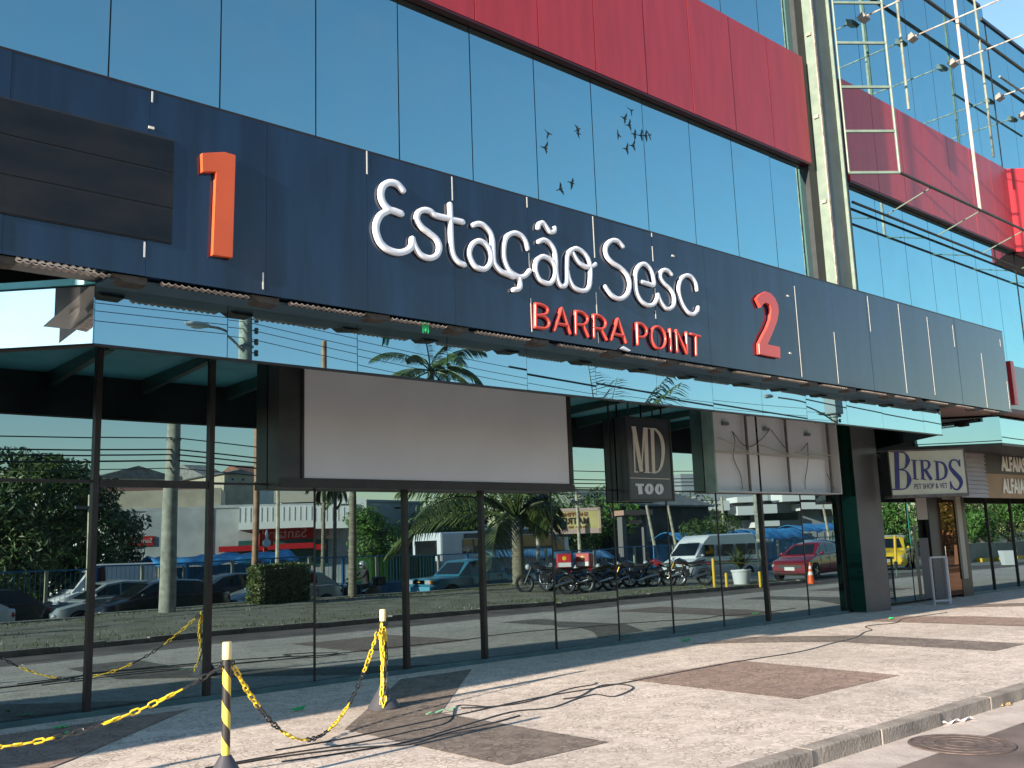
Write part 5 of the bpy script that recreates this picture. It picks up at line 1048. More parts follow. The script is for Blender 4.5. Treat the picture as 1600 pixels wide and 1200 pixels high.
# palms
def palm(label, base, top, r0, r1, n, L, up, seed, lean=0.0, droop=1.0, m=PALM, short=False):
    rng = random.Random(seed); t = thing('palm_tree', label, 'palm tree', base, group='palms on the verge edge'); B = Vector(base); T = Vector((B.x + lean, B.y, top))
    P = [B.lerp(T, k / 24) for k in range(25)]; MB().tube(P, [(r0 + (r1 - r0) * k / 24) * (1.08 if k % 2 else .96) for k in range(25)], 12).build('trunk', PALMBARK, t, smooth=True)
    for i in range(n):
        az_ = 2 * math.pi * (i * .382) + rng.uniform(-.2, .2); e = up[0] + (up[1] - up[0]) * (i / max(1, n - 1)); Lf = L * rng.uniform(.85, 1.1) * (.32 if short and math.cos(az_) > -.1 and e < 1.25 else 1); pts = []; p = T.copy(); ang = e
        for k in range(13):
            pts.append(p.copy()); p = p + Vector((math.cos(az_) * math.cos(ang), math.sin(az_) * math.cos(ang), math.sin(ang))) * (Lf / 12); ang -= droop * (min(1, .3 + i * 1.6 / n) if short else 1) * .075 * (1 + k * .12)
        b = MB(); b.tube(pts, [.035 * (1 - .07 * k) * (L / 3) ** .5 for k in range(13)], 5)
        for k in range(2, 12):
            for h in range(4):
                c = pts[k].lerp(pts[min(k + 1, 12)], h / 4); d = (pts[min(k + 1, 12)] - pts[k - 1]).normalized(); sd = d.cross(Vector((0, 0, 1))); sd = sd.normalized() if sd.length > .05 else Vector((math.sin(az_), -math.cos(az_), 0))
                ll = L * .20 * math.sin(math.pi * min(1, (k + h / 4 - 1) / 11.5) * .92 + .15) + .08
                for s in (1, -1):
                    dv = (sd * s * .75 + d * .55 + Vector((0, 0, -.55 * droop + rng.uniform(-.15, .1)))).normalized() * ll; w = Vector((0, 0, 1)).cross(dv).normalized() * .028 * (L / 3) ** .5 + Vector((0, 0, .006))
                    mid = c + dv * .5 + Vector((0, 0, .03 * ll)); tip = c + dv + Vector((0, 0, -.12 * ll)); o_ = len(b.v); b.v += [c - w * .6, c + w * .6, mid + w, mid - w, tip]; b.f += [(o_, o_ + 1, o_ + 2, o_ + 3), (o_ + 3, o_ + 2, o_ + 4)]
        b.build('frond', m, t)
    return t
x = V(547, 900, -7.1)[0]; zt_ = VF(672, 578, -7.1)[1]
palm('tall slender palm with dark trunk beside the scooter', (x, -7.0, .0), zt_, .14, .10, 15, 2.1, (1.2, -.6), 3, 0.15)
x = V(797, 890, -7.2)[0]
palm('coconut palm with thick ringed trunk and long arching fronds', (x, -6.7, .0), 2.6, .26, .20, 24, 6.0, (1.5, .15), 4, .0, .95, short=True)
for px, lab in ((503, 'thin leaning palm trunk left of the scooter'), (521, 'thin palm trunk close beside the scooter palm')):
    x = V(px, 870, -14.5)[0]; palm(lab, (x, -14.5, -.5), V(px, 765, -14.5)[1] + .4, .09, .07, 9, 1.3, (1.0, -1.0), px, .1)
# potted palm in a white tub
x, y = G(1190, 911); x = V(1190, 905, 1.5)[0]; pt = thing('potted_plant', 'small palm in a white round tub beside the wine red car', 'potted plant', (x, .6, -.05))
MB().lathe([(.001, -.05), (.26, -.05), (.33, .42), (.36, .44), (.36, .50), (.30, .50), (.28, .44), (.001, .44)], (x, .6, 0), 24).build('tub', mat('tub_white', (.62, .64, .66), .5), pt, smooth=True)
b = MB(); rng = random.Random(9)
for i in range(70):
    a = rng.uniform(0, 6.28); e = rng.uniform(.5, 1.4); p = Vector((x, .6, .5)); L = rng.uniform(.7, 1.3); q = p + Vector((math.cos(a) * math.cos(e), math.sin(a) * math.cos(e), math.sin(e))) * L; m_ = p.lerp(q, .5) + Vector((0, 0, .1)); w = Vector((-math.sin(a), math.cos(a), 0)) * .03; q.z -= .15
    o_ = len(b.v); b.v += [p - w * .4, p + w * .4, m_ + w, m_ - w, q]; b.f += [(o_, o_ + 1, o_ + 2, o_ + 3), (o_ + 3, o_ + 2, o_ + 4)]
b.build('leaves', PALM, pt)
# cone, yellow posts and chain
def cone(x, y, z, lab):
    t = thing('traffic_cone', lab, 'traffic cone', (x, y, z)); O = mat('cone_orange', (.75, .10, .02), .5); W_ = mat('cone_white', (.75, .73, .70), .5)
    MB().box((x - .19, y - .19, z), (x + .19, y + .19, z + .035)).build('base', O, t, bevel=.01)
    for z0, z1, m_ in ((.035, .30, O), (.30, .42, W_), (.42, .52, O), (.52, .62, W_), (.62, .74, O)):
        f = lambda q: .145 - .12 * q / .74; MB().lathe([(f(z0), z0), (f(z1), z1)] + ([(.001, z1)] if z1 > .7 else []), (x, y, z), 20).build('cone_body' if m_ is O else 'reflective_band', m_, t, smooth=True)
cx = V(1271, 915, 2.2)[0]; cone(cx, 2.2, -.12, 'orange and white traffic cone in front of the wine red car')
PY = mat('post_yellow', (.70, .42, .02), .5)
for i, (px, py0, h, lab) in enumerate([(1142, 918, .95, 'tall yellow post near the minibus'), (1148, 919, .45, 'short yellow stub beside the tall yellow post'), (1190, 912, .42, 'short yellow stub in front of the white tub')]):
    x = V(px, py0, 1.6)[0]; o = MB().lathe([(.05, -.1), (.05, h), (.045, h + .01), (.001, h + .012)], (x, 1.0 + .25 * i, 0), 14).build('post', PY, smooth=True); o.name = 'bollard'; tag(o, lab, 'bollard', 'yellow posts at the kerb')
    if i == 0: chx = x
o = MB().tube(hang((chx, 1.0, .88), (36.5, 1.6, .72), .22), .014, 6).build('barrier_rope', PY); tag(o, 'yellow barrier rope sagging from the tall yellow post', 'rope')
x = V(1408, 900, 2.5)[0]; o = thing('signpost', 'leaning yellow post with a dark square plate near the grille stand', 'post', (x, 2.5, -.1)); MB().tube([(x, 2.5, .5), (x + .12, 2.5, 1.5)], .06, 10).build('pole', PY, o, smooth=True); MB().tube([(x - .02, 2.5, -.1), (x, 2.5, .5)], .03, 8).build('stem', GREYSTEEL, o); MB().box((x - .13, 2.47, .2), (x + .09, 2.53, .48)).build('plate', CBLACK, o)
# ------------------------------------------------ poles, wires, lamps
def upole(x, y, h, lab, r0=.24, r1=.15, boxes=True):
    t = thing('utility_pole', lab, 'utility pole', (x, y, 0), group='concrete utility poles'); MB().tube([(x, y, -.5), (x, y, h)], [r0, r1], 16).build('pole', CONC, t, smooth=True)
    MB().box((x - .95, y - .28, h - 1.2), (x + .95, y - .18, h - 1.08)).build('crossarm', GREYSTEEL, t)
    for k, z in enumerate((6.55, 6.85, 7.15, 7.45, 7.75)): MB().lathe([(.001, -.08), (.045, -.08), (.065, -.03), (.04, 0), (.065, .03), (.045, .08), (.001, .08)], (x + .25, y + .12, z), 10).tube([(x, y + .12, z), (x + .25, y + .12, z)], .015, 6).build('insulator', mat('porcelain', (.10, .08, .07), .3), t, smooth=True)
    for z in (5.0, 6.0, 7.0): MB().lathe([(.215, z), (.215, z + .04)], (x, y, 0), 16).build('band', GREYSTEEL, t)
    return t
def streetlamp(x, y, z, dx, dz, lab):
    t = thing('street_lamp', lab, 'street lamp', (x, y, z), group='street lamps on curved arms')
    P = spline([(x, y + .1, z), (x + dx * .3, y + .12, z + dz * .62), (x + dx * .62, y + .14, z + dz * .95), (x + dx, y + .15, z + dz)], 5); MB().tube(P, .035, 8).build('arm', RUSTSTEEL, t, smooth=True)
    MB().ell((x + dx * 1.14, y + .15, z + dz + .01), (.34, .14, .085), 16, 8).build('lamp_head', mat('lamp_head_grey', (.45, .47, .46), .4), t, smooth=True); MB().ell((x + dx * 1.16, y + .15, z + dz - .05), (.2, .10, .05), 12, 6).build('lens', mat('lens_pale', (.7, .72, .7), .2), t, smooth=True)
PYY = -5.9
px_a = V(265, 880, PYY)[0]; upole(px_a, PYY, 9.6, 'thick concrete utility pole standing behind the black hatchback')
px_b = VF(1304, 650, PYY)[0]; upole(px_b, PYY, 8.3, 'distant concrete utility pole carrying a transformer box', .2, .14); upole(px_a - 34, PYY, 9.6, 'concrete utility pole far beyond the left edge'); upole(px_b + 36, PYY, 9.0, 'concrete utility pole far beyond the right edge')
z0 = V(262, 598, PYY)[1]; X1, Z1 = V(205, 560, PYY); streetlamp(px_a, PYY, z0, X1 - px_a, Z1 - z0, 'street lamp on the thick concrete pole')
xs_, zs_ = VF(1300, 655, PYY); X1, Z1 = VF(1208, 624, PYY); streetlamp(px_b, PYY, zs_ - .1, X1 - px_b, Z1 - zs_ + .1, 'street lamp on the distant transformer pole')
tr = thing('transformer', 'grey transformer box fixed to the distant pole', 'transformer', (px_b, PYY, 7)); x_, z_ = VF(1288, 628, PYY); MB().box((x_ - .35, PYY + .2, z_ - .55), (x_ + .3, PYY + .75, z_ + .35)).build('tank', mat('transformer_grey', (.22, .24, .24), .5), tr, bevel=.03)
for k in range(3): MB().tube([(x_ - .2 + .2 * k, PYY + .45, z_ + .35), (x_ - .2 + .2 * k, PYY + .45, z_ + .6)], .035, 8).build('bushing', CBLACK, tr)
x_, z_ = VF(503, 532, -9); o = thing('wooden_pole', 'short bare wooden pole top standing between wires', 'pole', (x_, -9, 0)); MB().tube([(x_, -9.0, -.5), (x_ + .05, -9.0, z_)], [.12, .09], 10).build('shaft', WOOD, o, smooth=True)
for px, top, y, lab in ((430, 757, -13.9, 'pale slender pole rising from the hedge'), (141, 770, -13.9, 'thin double pole with short crossarms by the dark tree'), (837, 785, -13.8, 'pale pole between the coconut palm and the shopping sign'), (897, 768, -13.8, 'pale pole carrying the yellow shopping sign'), (1010, 790, -14, 'leaning pale pole behind the sports motorcycle'), (1045, 790, -14, 'pale leaning pole before the blue market awning'), (1125, 775, -14.2, 'grey pole rising behind the minibus'), (1286, 772, -14.5, 'leaning bare pole behind the wine red car'), (1300, 772, -15, 'second leaning bare pole behind the wine red car'), (1418, 775, -13, 'turquoise pole standing above the yellow taxi')):
    x_, z_ = V(px, top, y); ln_ = .9 if 'leaning' in lab else .05; o = thing('pole', lab, 'pole', (x_, y, -.5), group='thin poles behind the blue fence'); MB().tube([(x_ + ln_, y, -.5), (x_, y, z_)], [.10, .07], 8).build('shaft', mat('turq', (.03, .30, .25), .5) if 'turq' in lab else mat('pale_pole', (.42, .38, .28), .7, 0, .3, 4), o, smooth=True)
    if 'carrying' in lab or 'double' in lab: MB().box((x_ - .5, y - .05, z_ - .5), (x_ + .5, y + .05, z_ - .4)).build('crossarm', GREYSTEEL, o)
def wire(a, b, sag, r, lab): o = MB().tube(wirepath(a, b, sag), r, 5).build('overhead_wire', CBLACK); tag(o, lab, 'wire', 'overhead wires along the street')
XA, XL, XB, XR = px_a, px_a - 34, px_b, px_b + 36
low = [(V(265, 686, PYY)[1], 'highest of the lower wires', .018), (V(265, 704, PYY)[1], 'second of the lower wires', .022), (V(265, 712, PYY)[1], 'third of the lower wires', .022), (V(265, 721, PYY)[1], 'fourth of the lower wires', .025), (V(265, 733, PYY)[1], 'lowest of the lower wires', .014)]
for z, l, r_ in low:
    wire((XL, PYY + .15, z), (XA, PYY + .15, z), .35, r_, l + ', left of the thick concrete pole'); wire((XA, PYY + .15, z), (XB, PYY + .15, z - .15), .45, r_, l + ', right of the thick concrete pole'); wire((XB, PYY + .15, z - .15), (XR, PYY + .15, z), .4, r_, l + ', beyond the transformer pole')
hi = [VF(392, y_, PYY)[1] for y_ in (492, 505, 516, 530)]
for k, z in enumerate(hi):
    nm = ('highest', 'second', 'third', 'lowest')[k] + ' of the thin upper wires'; wire((XL, PYY + .12, z), (XA, PYY + .12, z), .2, .010, nm + ', left of the thick pole'); wire((XA, PYY + .12, z), (XB, PYY + .12, z - .7 - .12 * k), .5, .010, nm + ', right of the thick pole')
wire((XB - 16, PYY + 2, 7.75), (XR, PYY + .2, 7.0), .5, .03, 'thick black cable sagging past the transformer pole, upper'); wire((XA + 8, PYY + 1.2, 7.0), (XR, PYY + .3, 6.6), .5, .035, 'thick black cable sagging past the transformer pole, lower')
# ------------------------------------------------ blue wall with fence, panel by panel
fy = -13.4; zt0 = .22
wl = thing('boundary_wall', 'low dark blue wall topped by a blue mesh fence along the far road', 'wall', (20, fy, -.5))
MB().box((-12, fy - .2, -.6), (70, fy, zt0)).build('wall_base', BLUEWALL, wl); MB().box((-12, fy - .22, zt0), (70, fy + .02, zt0 + .05)).build('coping', BLUESTEEL, wl)
x = -11.5; k = 0
while x < 69:
    MB().box((x - .05, fy - .15, zt0 + .05), (x + .05, fy - .05, 1.40)).build('fence_post', BLUESTEEL if k % 2 == 0 else mat('fence_pale', (.36, .34, .24), .6), wl); x += 1.65; k += 1
MB().box((-12, fy - .13, 1.36), (70, fy - .07, 1.41)).build('rail', BLUESTEEL, wl); MB().box((-12, fy - .12, .30), (70, fy - .08, .33)).build('rail', BLUESTEEL, wl)
b = MB(); x = -12
while x < 60: b.box((x, fy - .103, .30), (x + .012, fy - .097, 1.36)); x += .16
b.build('mesh_wires', BLUESTEEL, wl)
def awning(px0, px1, pt, pb, y, d, lab, m_=TARP):
    x0, z1 = V(px0, pt, y); x1, _ = V(px1, pt, y); _, z0 = V(px0, pb, y); t = thing('awning', lab, 'awning', (x0, y, 0), group='blue tarpaulins behind the fence'); b = MB(); n = 22
    for i in range(n + 1):
        for j in range(7):
            u_, w_ = i / n, j / 6; b.v.append(Vector((x0 + (x1 - x0) * u_, y - d * w_, (z0 + (z1 - z0) * math.sin(w_ * math.pi * .75 + .25)) + .06 * math.sin(u_ * 31 + w_ * 5) + .04 * math.sin(u_ * 13 - w_ * 9))))
    for i in range(n):
        for j in range(6): a = i * 7 + j; b.f.append((a, a + 7, a + 8, a + 1))
    o = b.build('sheet', m_, t, smooth=True); s = o.modifiers.new('sol', 'SOLIDIFY'); s.thickness = .02
    b = MB()
    for i in range(7):
        xx = x0 + (x1 - x0) * (.02 + .96 * i / 6); b.bar((xx, y - .1, -.5), (xx, y - .1, z0 + .1), .06)
    b.build('legs', mat('pale_pole2', (.42, .38, .28), .7), t)
    MB().box((x0 + .3, y - d, -.5), (x1 - .3, y - d - .1, z0 + .05)).build('back_cloth', m_, t)
awning(248, 465, 872, 892, -15.5, 2.0, 'pale blue tarpaulin shelter behind the fence left of the hedge')
awning(775, 960, 866, 880, -16.5, 2, 'pale blue tarpaulin behind the fence at the yellow sign', mat('tarp_pale', (.12, .30, .50), .5, 0, .2, 2))
awning(1064, 1180, 832, 850, -16, 2.5, 'bright blue market awning left of the minibus roof'); awning(1185, 1262, 828, 850, -16, 2.5, 'bright blue market awning behind the potted palm'); awning(1255, 1330, 822, 838, -17, 3, 'raised blue market awning behind the wine red car')
# lime green cabin
x0, z1 = V(580, 865, -16); x1, _ = V(603, 865, -16); o = thing('cabin', 'lime green site cabin behind the blue fence', 'cabin', (x0, -16, -.5)); MB().box((x0, -18, -.5), (x1, -16, z1)).build('wall', mat('lime', (.20, .50, .03), .5), o); MB().box((x0 - .05, -18.1, z1), (x1 + .05, -15.9, z1 + .06)).build('roof', ROOFGREY, o)
for k in range(5): MB().box((x0 + .15 + k * .22, -15.995, -.2), (x0 + .19 + k * .22, -15.98, z1 - .1)).build('rib', mat('lime_dark', (.10, .28, .02), .5), o)
x0, z1 = V(607, 868, -17); x1, _ = V(680, 868, -17); o = thing('container', 'long dark green container behind the blue fence', 'container', (x0, -17, -.5)); MB().box((x0, -19.4, -.5), (x1, -17, z1)).build('body', mat('cont_green', (.03, .10, .03), .5), o)
for k in range(12): MB().box((x0 + (x1 - x0) * k / 12 + .1, -16.995, -.3), (x0 + (x1 - x0) * k / 12 + .2, -16.97, z1 - .1)).build('rib', MATS['cont_green'], o)
# ------------------------------------------------ buildings
def bld(name, lab, px0, py0, px1, y, d, m_, zb=-.5, roof=None, wins=(), cat='building', wz=None):
    x0, z1 = V(px0, py0, y); x1, _ = V(px1, py0, y); t = thing(name, lab, cat, (x0, y, zb)); MB().box((x0, y - d, zb), (x1, y, z1)).build('wall', m_, t)
    if roof == 'gable': MB().prism([(x0 - .3, z1), (x1 + .3, z1), ((x0 + x1) / 2, z1 + (x1 - x0) * .16)], y - d - .2, y + .25, 'y').build('roof', ROOFGREY, t)
    elif roof: MB().prism([(y + .4, z1), (y + .4, z1 + .12), (y - d / 2, z1 + .12 + d * .16), (y - d - .3, z1 + .12), (y - d - .3, z1)], x0 - .3, x1 + .3, 'x').build('roof', roof, t)
    else: MB().box((x0 - .08, y - d - .05, z1), (x1 + .08, y + .08, z1 + .15)).build('parapet', m_, t)
    for (a, b_, c, e) in wins:
        xa, za = V(a, b_, y); xb, zb2 = V(c, e, y); w = MB().box((xa, y - .01, min(za, zb2)), (xb, y + .03, max(za, zb2))).build('window', mat('win_frame', (.4, .4, .38), .6), t); MB().box((xa + .08, y + .031, min(za, zb2) + .08), (xb - .08, y + .04, max(za, zb2) - .08)).build('pane', DARKWIN, w)
    return t
bk = bld('bank_building', 'white and grey bank branch with red sign band and green glass front', 200, 795, 566, -25, 12, GREYWALL)
def vb(px0, py0, px1, py1, y, d, name, m_, par, bv=0):
    x0, z1 = V(px0, py0, y); x1, z0 = V(px1, py1, y); return MB().box((x0, y - d, z0), (x1, y, z1)).build(name, m_, par, bevel=bv)
vb(392, 793, 546, 827, -23.6, 1.38, 'white_fascia', mat('bank_white', (.80, .80, .76), .6, 0, .03, 2), bk)
for k in range(20):
    x = V(392 + 154 * k / 20, 800, -23.59)[0]; _, za = V(460, 795, -23.59); _, zb = V(460, 826, -23.59); MB().box((x, -23.598, zb + .3), (x + .04, -23.58, za)).build('rib', mat('rib_grey', (.55, .55, .52), .6), bk)
vb(418, 757, 515, 792, -26, 6, 'upper_storey', MATS['bank_white'], bk); vb(515, 781, 557, 806, -24.5, 3, 'sign_wing', MATS['bank_white'], bk)
vb(524, 790, 545, 802, -24.4, .05, 'small_sign', mat('sign_dkgreen', (.06, .09, .07), .6), bk)
x0, z1 = V(402, 829, -24.8); x1, z0 = V(483, 846, -24.8); sg = MB().box((x0, -24.98, z0), (x1, -24.8, z1)).build('red_sign', mat('bank_red', (.35, .012, .012), .5), bk); text('Santander', mat('bank_letter', (.55, .45, .42), .6), 'lettering', bk, ((x0 + x1) / 2 - .5, -24.78, (z0 + z1) / 2), (-1, 0, 0), (0, 0, 1), .75, .02)
for s in (-.14, .06): MB().ell(((x0 + x1) / 2 + 2.5 + s, -24.78, (z0 + z1) / 2 + .12), (.09, .03, .28), 10, 8).build('flame', MATS['bank_letter'], bk, smooth=True)
MB().ell(((x0 + x1) / 2 + 2.45, -24.78, (z0 + z1) / 2 - .15), (.34, .03, .12), 12, 8).build('flame', MATS['bank_letter'], bk, smooth=True)
vb(372, 848, 500, 885, -24.9, .1, 'glass_front', mat('bank_glass', (.03, .12, .11), .1), bk); vb(357, 856, 509, 860, -24.0, .9, 'awning_edge', mat('bank_red2', (.45, .015, .02), .4), bk)
vb(150, 760, 330, 800, -26, 5, 'side_wing', TANWALL, bk); vb(240, 795, 330, 882, -24.9, .3, 'side_wall', GREYWALL, bk)
for px in (424, 450, 470):
    x, z = V(px, 775, -25.95); MB().prism([(-25.99, z - .5), (-25.3, z - .5), (-25.4, z - .1), (-25.99, z + .35)], x - .6, x + .6, 'x').build('window_hood', mat('hood_tan', (.42, .38, .30), .7), bk); MB().box((x - .3, -25.99, z - 1.2), (x + .3, -25.5, z - .8)).build('air_conditioner', mat('ac_white', (.65, .65, .62), .5), bk)
x0, z1 = V(211, 837, -24.8); x1, z0 = V(253, 852, -24.8); MB().box((x0, -24.88, z0), (x1, -24.8, z1)).build('red_sign', MATS['bank_red'], bk); text('Santander', MATS['bank_letter'], 'lettering', bk, ((x0 + x1) / 2 - .1, -24.78, (z0 + z1) / 2), (-1, 0, 0), (0, 0, 1), .34, .01)
xt, zt_ = V(411, 838, -20.5); _, zb = V(411, 857, -20.5); tt = thing('totem_sign', 'upright red bank totem sign with white flame on a red post', 'sign', (xt, -20.5, -.5)); MB().box((xt - .36, -20.6, zb), (xt + .36, -20.4, zt_)).build('panel', mat('totem_red', (.65, .02, .01), .4), tt); MB().box((xt - .09, -20.55, -.5), (xt + .09, -20.45, zb)).build('post', MATS['totem_red'], tt)
MB().ell((xt, -20.39, (zt_ + zb) / 2 - .15), (.22, .02, .2)).ell((xt, -20.39, (zt_ + zb) / 2 + .2), (.08, .02, .28)).build('emblem', WHITE, tt, smooth=True)
bld('warehouse', 'white warehouse with long grey gable roof on the left skyline', 150, 747, 272, -42, 14, WHITEWALL, roof='gable', wins=[(215, 750, 235, 756)])
bld('house', 'low pale building with clay roof beside the concrete pole', 172, 779, 330, -33, 6, WHITEWALL, roof=ROOFTILE, wins=[(235, 768, 250, 773), (290, 770, 310, 775)])
for i, (a, t_, b_, y, m_, rf, lab) in enumerate([(272, 748, 318, -60, GREYWALL, None, 'small grey block with roof tanks on the skyline'), (318, 748, 345, -56, TANWALL, ROOFGREY, 'grey roofed house on the skyline left of the tan one'), (345, 742, 392, -50, TANWALL, 'gable', 'plain tan house with a slanting roof on the skyline'), (392, 748, 432, -54, WHITEWALL, ROOFTILE, 'clay roofed house on the skyline beside the billboard'), (560, 785, 660, -32, GREYWALL, None, 'long blue grey building behind the small bright tree'), (650, 800, 760, -36, WHITEWALL, None, 'pale building behind the coconut palm fronds')]):
    bld('house', lab, a, t_, b_, y, 8, m_, roof=rf, wins=[(a + (b_ - a) * q, t_ + 5, a + (b_ - a) * (q + .14), t_ + 12) for q in (.2, .55)])
# pink and dark shopping sheds with the gate
sh = bld('market_shed', 'long dark market shed with grey sloping roof', 955, 792, 1110, -26, 9, mat('shed_dark', (.06, .055, .05), .8, 0, .3, 1), roof=ROOFGREY)
gt_ = thing('gateway', 'open gateway frame with pinkish roof edge behind the motorcycles', 'gateway', (50, -19, -.5))
for px in (972, 1008): x, z = V(px, 800, -19); MB().box((x - .18, -19.2, -.5), (x + .18, -18.8, z)).build('post', mat('gate_post', (.16, .15, .15), .7), gt_)
xa, z = V(968, 799, -18.8); xb, _ = V(1012, 799, -18.8); MB().box((xa, -19.6, z - .25), (xb, -18.4, z + .05)).build('roof', mat('pink_tile', (.42, .24, .18), .8), gt_)
xa, z = V(983, 813, -18.9); xb, z2 = V(1004, 818, -18.9); MB().box((xa, -19, z2), (xb, -18.9, z)).build('name_board', MATS['pink_tile'], gt_)
x0, z1 = V(883, 791, -13.0); x1, z0 = V(943, 829, -13.0); ms = thing('shopping_sign', 'pale yellow sign board reading SHOPPING MATRIZ with telephone number', 'sign', (x0, -13.9, z0))
MB().box((x0, -14.0, z0), (x1, -13.9, z1)).build('board', mat('sign_yellow', (.62, .52, .22), .5, 0, .15, 1), ms); fr_ = mat('sign_pinkwhite', (.60, .42, .36), .5)
MB().box((x0 - .03, -13.98, z0 - .03), (x1 + .03, -13.88, z0 + .22)).box((x0 - .03, -13.98, z1 - .12), (x1 + .03, -13.88, z1 + .03)).box((x0 - .03, -13.98, z0), (x0 + .08, -13.88, z1)).box((x1 - .08, -13.98, z0), (x1 + .03, -13.88, z1)).build('frame', fr_, ms)
H = z1 - z0; cxm = (x0 + x1) / 2; DKT = mat('sign_text_dark', (.05, .03, .03), .6)
text('SHOPPING', mat('sign_text_red', (.30, .08, .05), .6), 'lettering', ms, (cxm, -13.885, z1 - H * .24), (-1, 0, 0), (0, 0, 1), H * .25, .01, .72 * (x1 - x0) / H * .62)
text('MATRIZ', DKT, 'lettering', ms, (cxm, -13.885, z1 - H * .51), (-1, 0, 0), (0, 0, 1), H * .36, .01, .72 * (x1 - x0) / H * .62, bold=.01)
text('2415-2770 - 3411-7777', MATS['sign_text_red'], 'lettering', ms, (cxm, -13.885, z1 - H * .76), (-1, 0, 0), (0, 0, 1), H * .15, .01, .72 * (x1 - x0) / H * .5)
def turn(root, P, deg):
    P = Vector(P); c = Matrix.Rotation(R(deg), 3, 'Z'); root.location = P + c @ (root.location - P); root.rotation_euler = (0, 0, R(deg))
turn(ms, (cxm, -13.9, 0), 38)
turn(bk, (V(455, 800, -25)[0], -24.5, -.5), 27)
# white apartment block with balconies
wb = thing('apartment_block', 'white apartment block with jutting balconies behind the minibus', 'building', (80, -35, -.5)); AW = mat('apt_white', (.74, .74, .72), .7)
x0, z1 = V(1108, 768, -36); x1, _ = V(1300, 768, -36); MB().box((x0, -46, -.5), (x1, -36, z1 + 2)).build('wall', mat('apt_grey', (.30, .32, .34), .8), wb)
for (a, t_, c, e) in ((1150, 779, 1181, 795), (1187, 774, 1217, 783), (1188, 789, 1227, 803), (1210, 815, 1230, 823), (1120, 771, 1150, 778), (1250, 790, 1290, 800), (1230, 772, 1275, 786)): vb(a, t_, c, e, -33.5, 2.5, 'balcony', AW, wb)
for (a, t_, c, e) in ((1152, 796, 1180, 812), (1190, 784, 1215, 789), (1190, 804, 1225, 815), (1232, 787, 1248, 800), (1252, 801, 1288, 812), (1125, 779, 1148, 790)): vb(a, t_, c, e, -35.9, .05, 'window', DARKWIN, wb)
turn(wb, (85, -36, -.5), 30)
# wall on the right with a yellow kerb line, mirrored beside the brown sign
x0, _ = V(1505, 870, -1.2); z1 = V(1550, 848, -1.2)[1]; gw = thing('garden_wall', 'plain grey garden wall with yellow painted kerb on the right', 'wall', (x0, -1.2, 0)); MB().box((x0, -1.5, -.3), (x0 + 34, -1.2, z1)).build('wall', mat('wall_cement', (.30, .29, .25), .9, 0, .2, .7, bump=.2), gw)
for k in range(12): MB().box((x0 + k * 2.4, -1.19, -.1), (x0 + k * 2.4 + 1.1, -.85, .10)).build('kerb_block', PY, gw)
bk_ = thing('bucket', 'white square tub near the right picture edge', 'tub', (V(1594, 900, 2.0)[0], 2.0, -.1)); x = V(1594, 900, 2.0)[0]; MB().lathe([(.001, -.1), (.35, -.1), (.45, .6), (.40, .6), (.32, .0), (.001, .0)], (x, 2.0, 0), 4).build('tub', MATS['tub_white'], bk_)
# parked cars behind the fence at the left
car('white van parked behind the fence below the dark tree', 'van', WH, 4.6, 1.9, [(-2.3, .85), (-1.6, 1.1), (2.2, 1.2), (2.3, 1.1)], [(-1.75, 1.08), (-1.1, 1.85), (-.6, 1.95), (2.1, 1.95), (2.28, 1.2)], (-1.5, 1.4), loc=(13.2, -16.5, -.5), wins=[(-1.15, -.5)], name='parked_car')
car('grey hatchback parked behind the fence below the bank', 'car', MATS['car_grey'], 4.0, 1.7, HATCH_D, HATCH_R, (-1.25, 1.25), loc=(29.5, -20, -.5), wins=[(-.75, .05), (.1, .85)], name='parked_car')
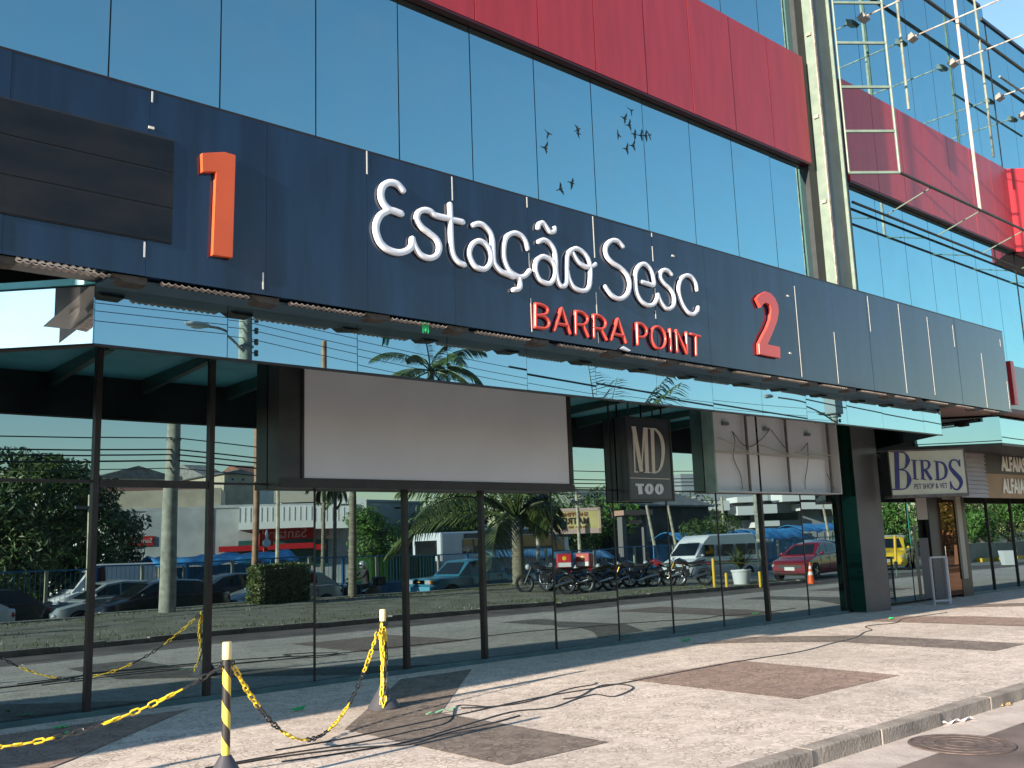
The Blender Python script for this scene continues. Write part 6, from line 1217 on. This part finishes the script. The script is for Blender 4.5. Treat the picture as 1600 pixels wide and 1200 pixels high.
# ------------------------------------------------ birds over the street
BD = mat('bird_grey', (.04, .045, .05), .6); BLT = mat('bird_pale', (.35, .33, .28), .6)
def bird(px, py, flap, hd_, lab, y=-24):
    x, z = VU(px, py, y); s = 1.0; t = MB(); B_ = Vector((x, y, z)); h = Vector((math.cos(hd_), .2, math.sin(hd_) * .5)).normalized(); sd = Vector((-.25, 1, 0)).cross(h).normalized() if False else h.cross(Vector((0, 1, 0))).normalized()
    h = h * .72; t.tube([B_ - h * .42, B_ - h * .3, B_ - h * .1, B_ + h * .15, B_ + h * .28, B_ + h * .38], [.04, .02, .06, .065, .035, .01], 8)
    for k, s_ in enumerate((1, -1)):
        a = flap + .35 * k; w = (sd * math.cos(a) * s_ + h * .25 + Vector((0, -.5, .0)) * math.sin(a)).normalized(); R0 = B_ + h * .08; M_ = R0 + w * .22 + h * .08; T_ = M_ + (w - h * .45).normalized() * .28; n_ = Vector((0, .02, .0))
        for q in (n_, -n_): t.add([R0 + h * .08 + q, M_ + h * .06 + q * .6, T_, M_ - h * .16 + q * .6, R0 - h * .14 + q], [(0, 1, 2, 3, 4)])
    o = t.build('bird', BD, smooth=False); tag(o, lab, 'bird', 'flock of birds crossing the sky')
places = ['leftmost of the pair of birds on the left, upper', 'leftmost pair of birds, the lower bird', 'upper of two overlapping birds in the middle of the flock', 'lower of two overlapping birds in the middle of the flock', 'left bird of the low pair below the flock', 'right bird of the low pair below the flock', 'topmost bird of the right cluster', 'second highest bird of the right cluster', 'bird in the upper middle of the right cluster', 'leftmost bird of the right cluster', 'bird in the centre of the right cluster', 'bird crossing the dark pane joint in the right cluster, left', 'bird just right of the dark pane joint', 'lowest bird of the right cluster', 'second lowest bird of the right cluster']
for i, (px, py) in enumerate([(858, 209), (851, 231), (903, 203), (904, 209), (875, 296), (893, 286), (986, 174), (974, 186), (981, 197), (966, 213), (990, 211), (1000, 213), (1007, 212), (977, 234), (987, 229)]):
    bird(px, py, random.Random(i).uniform(-.9, .9), random.Random(i + 50).uniform(-.5, .9) + (3.1 if i % 3 == 0 else 0), places[i])
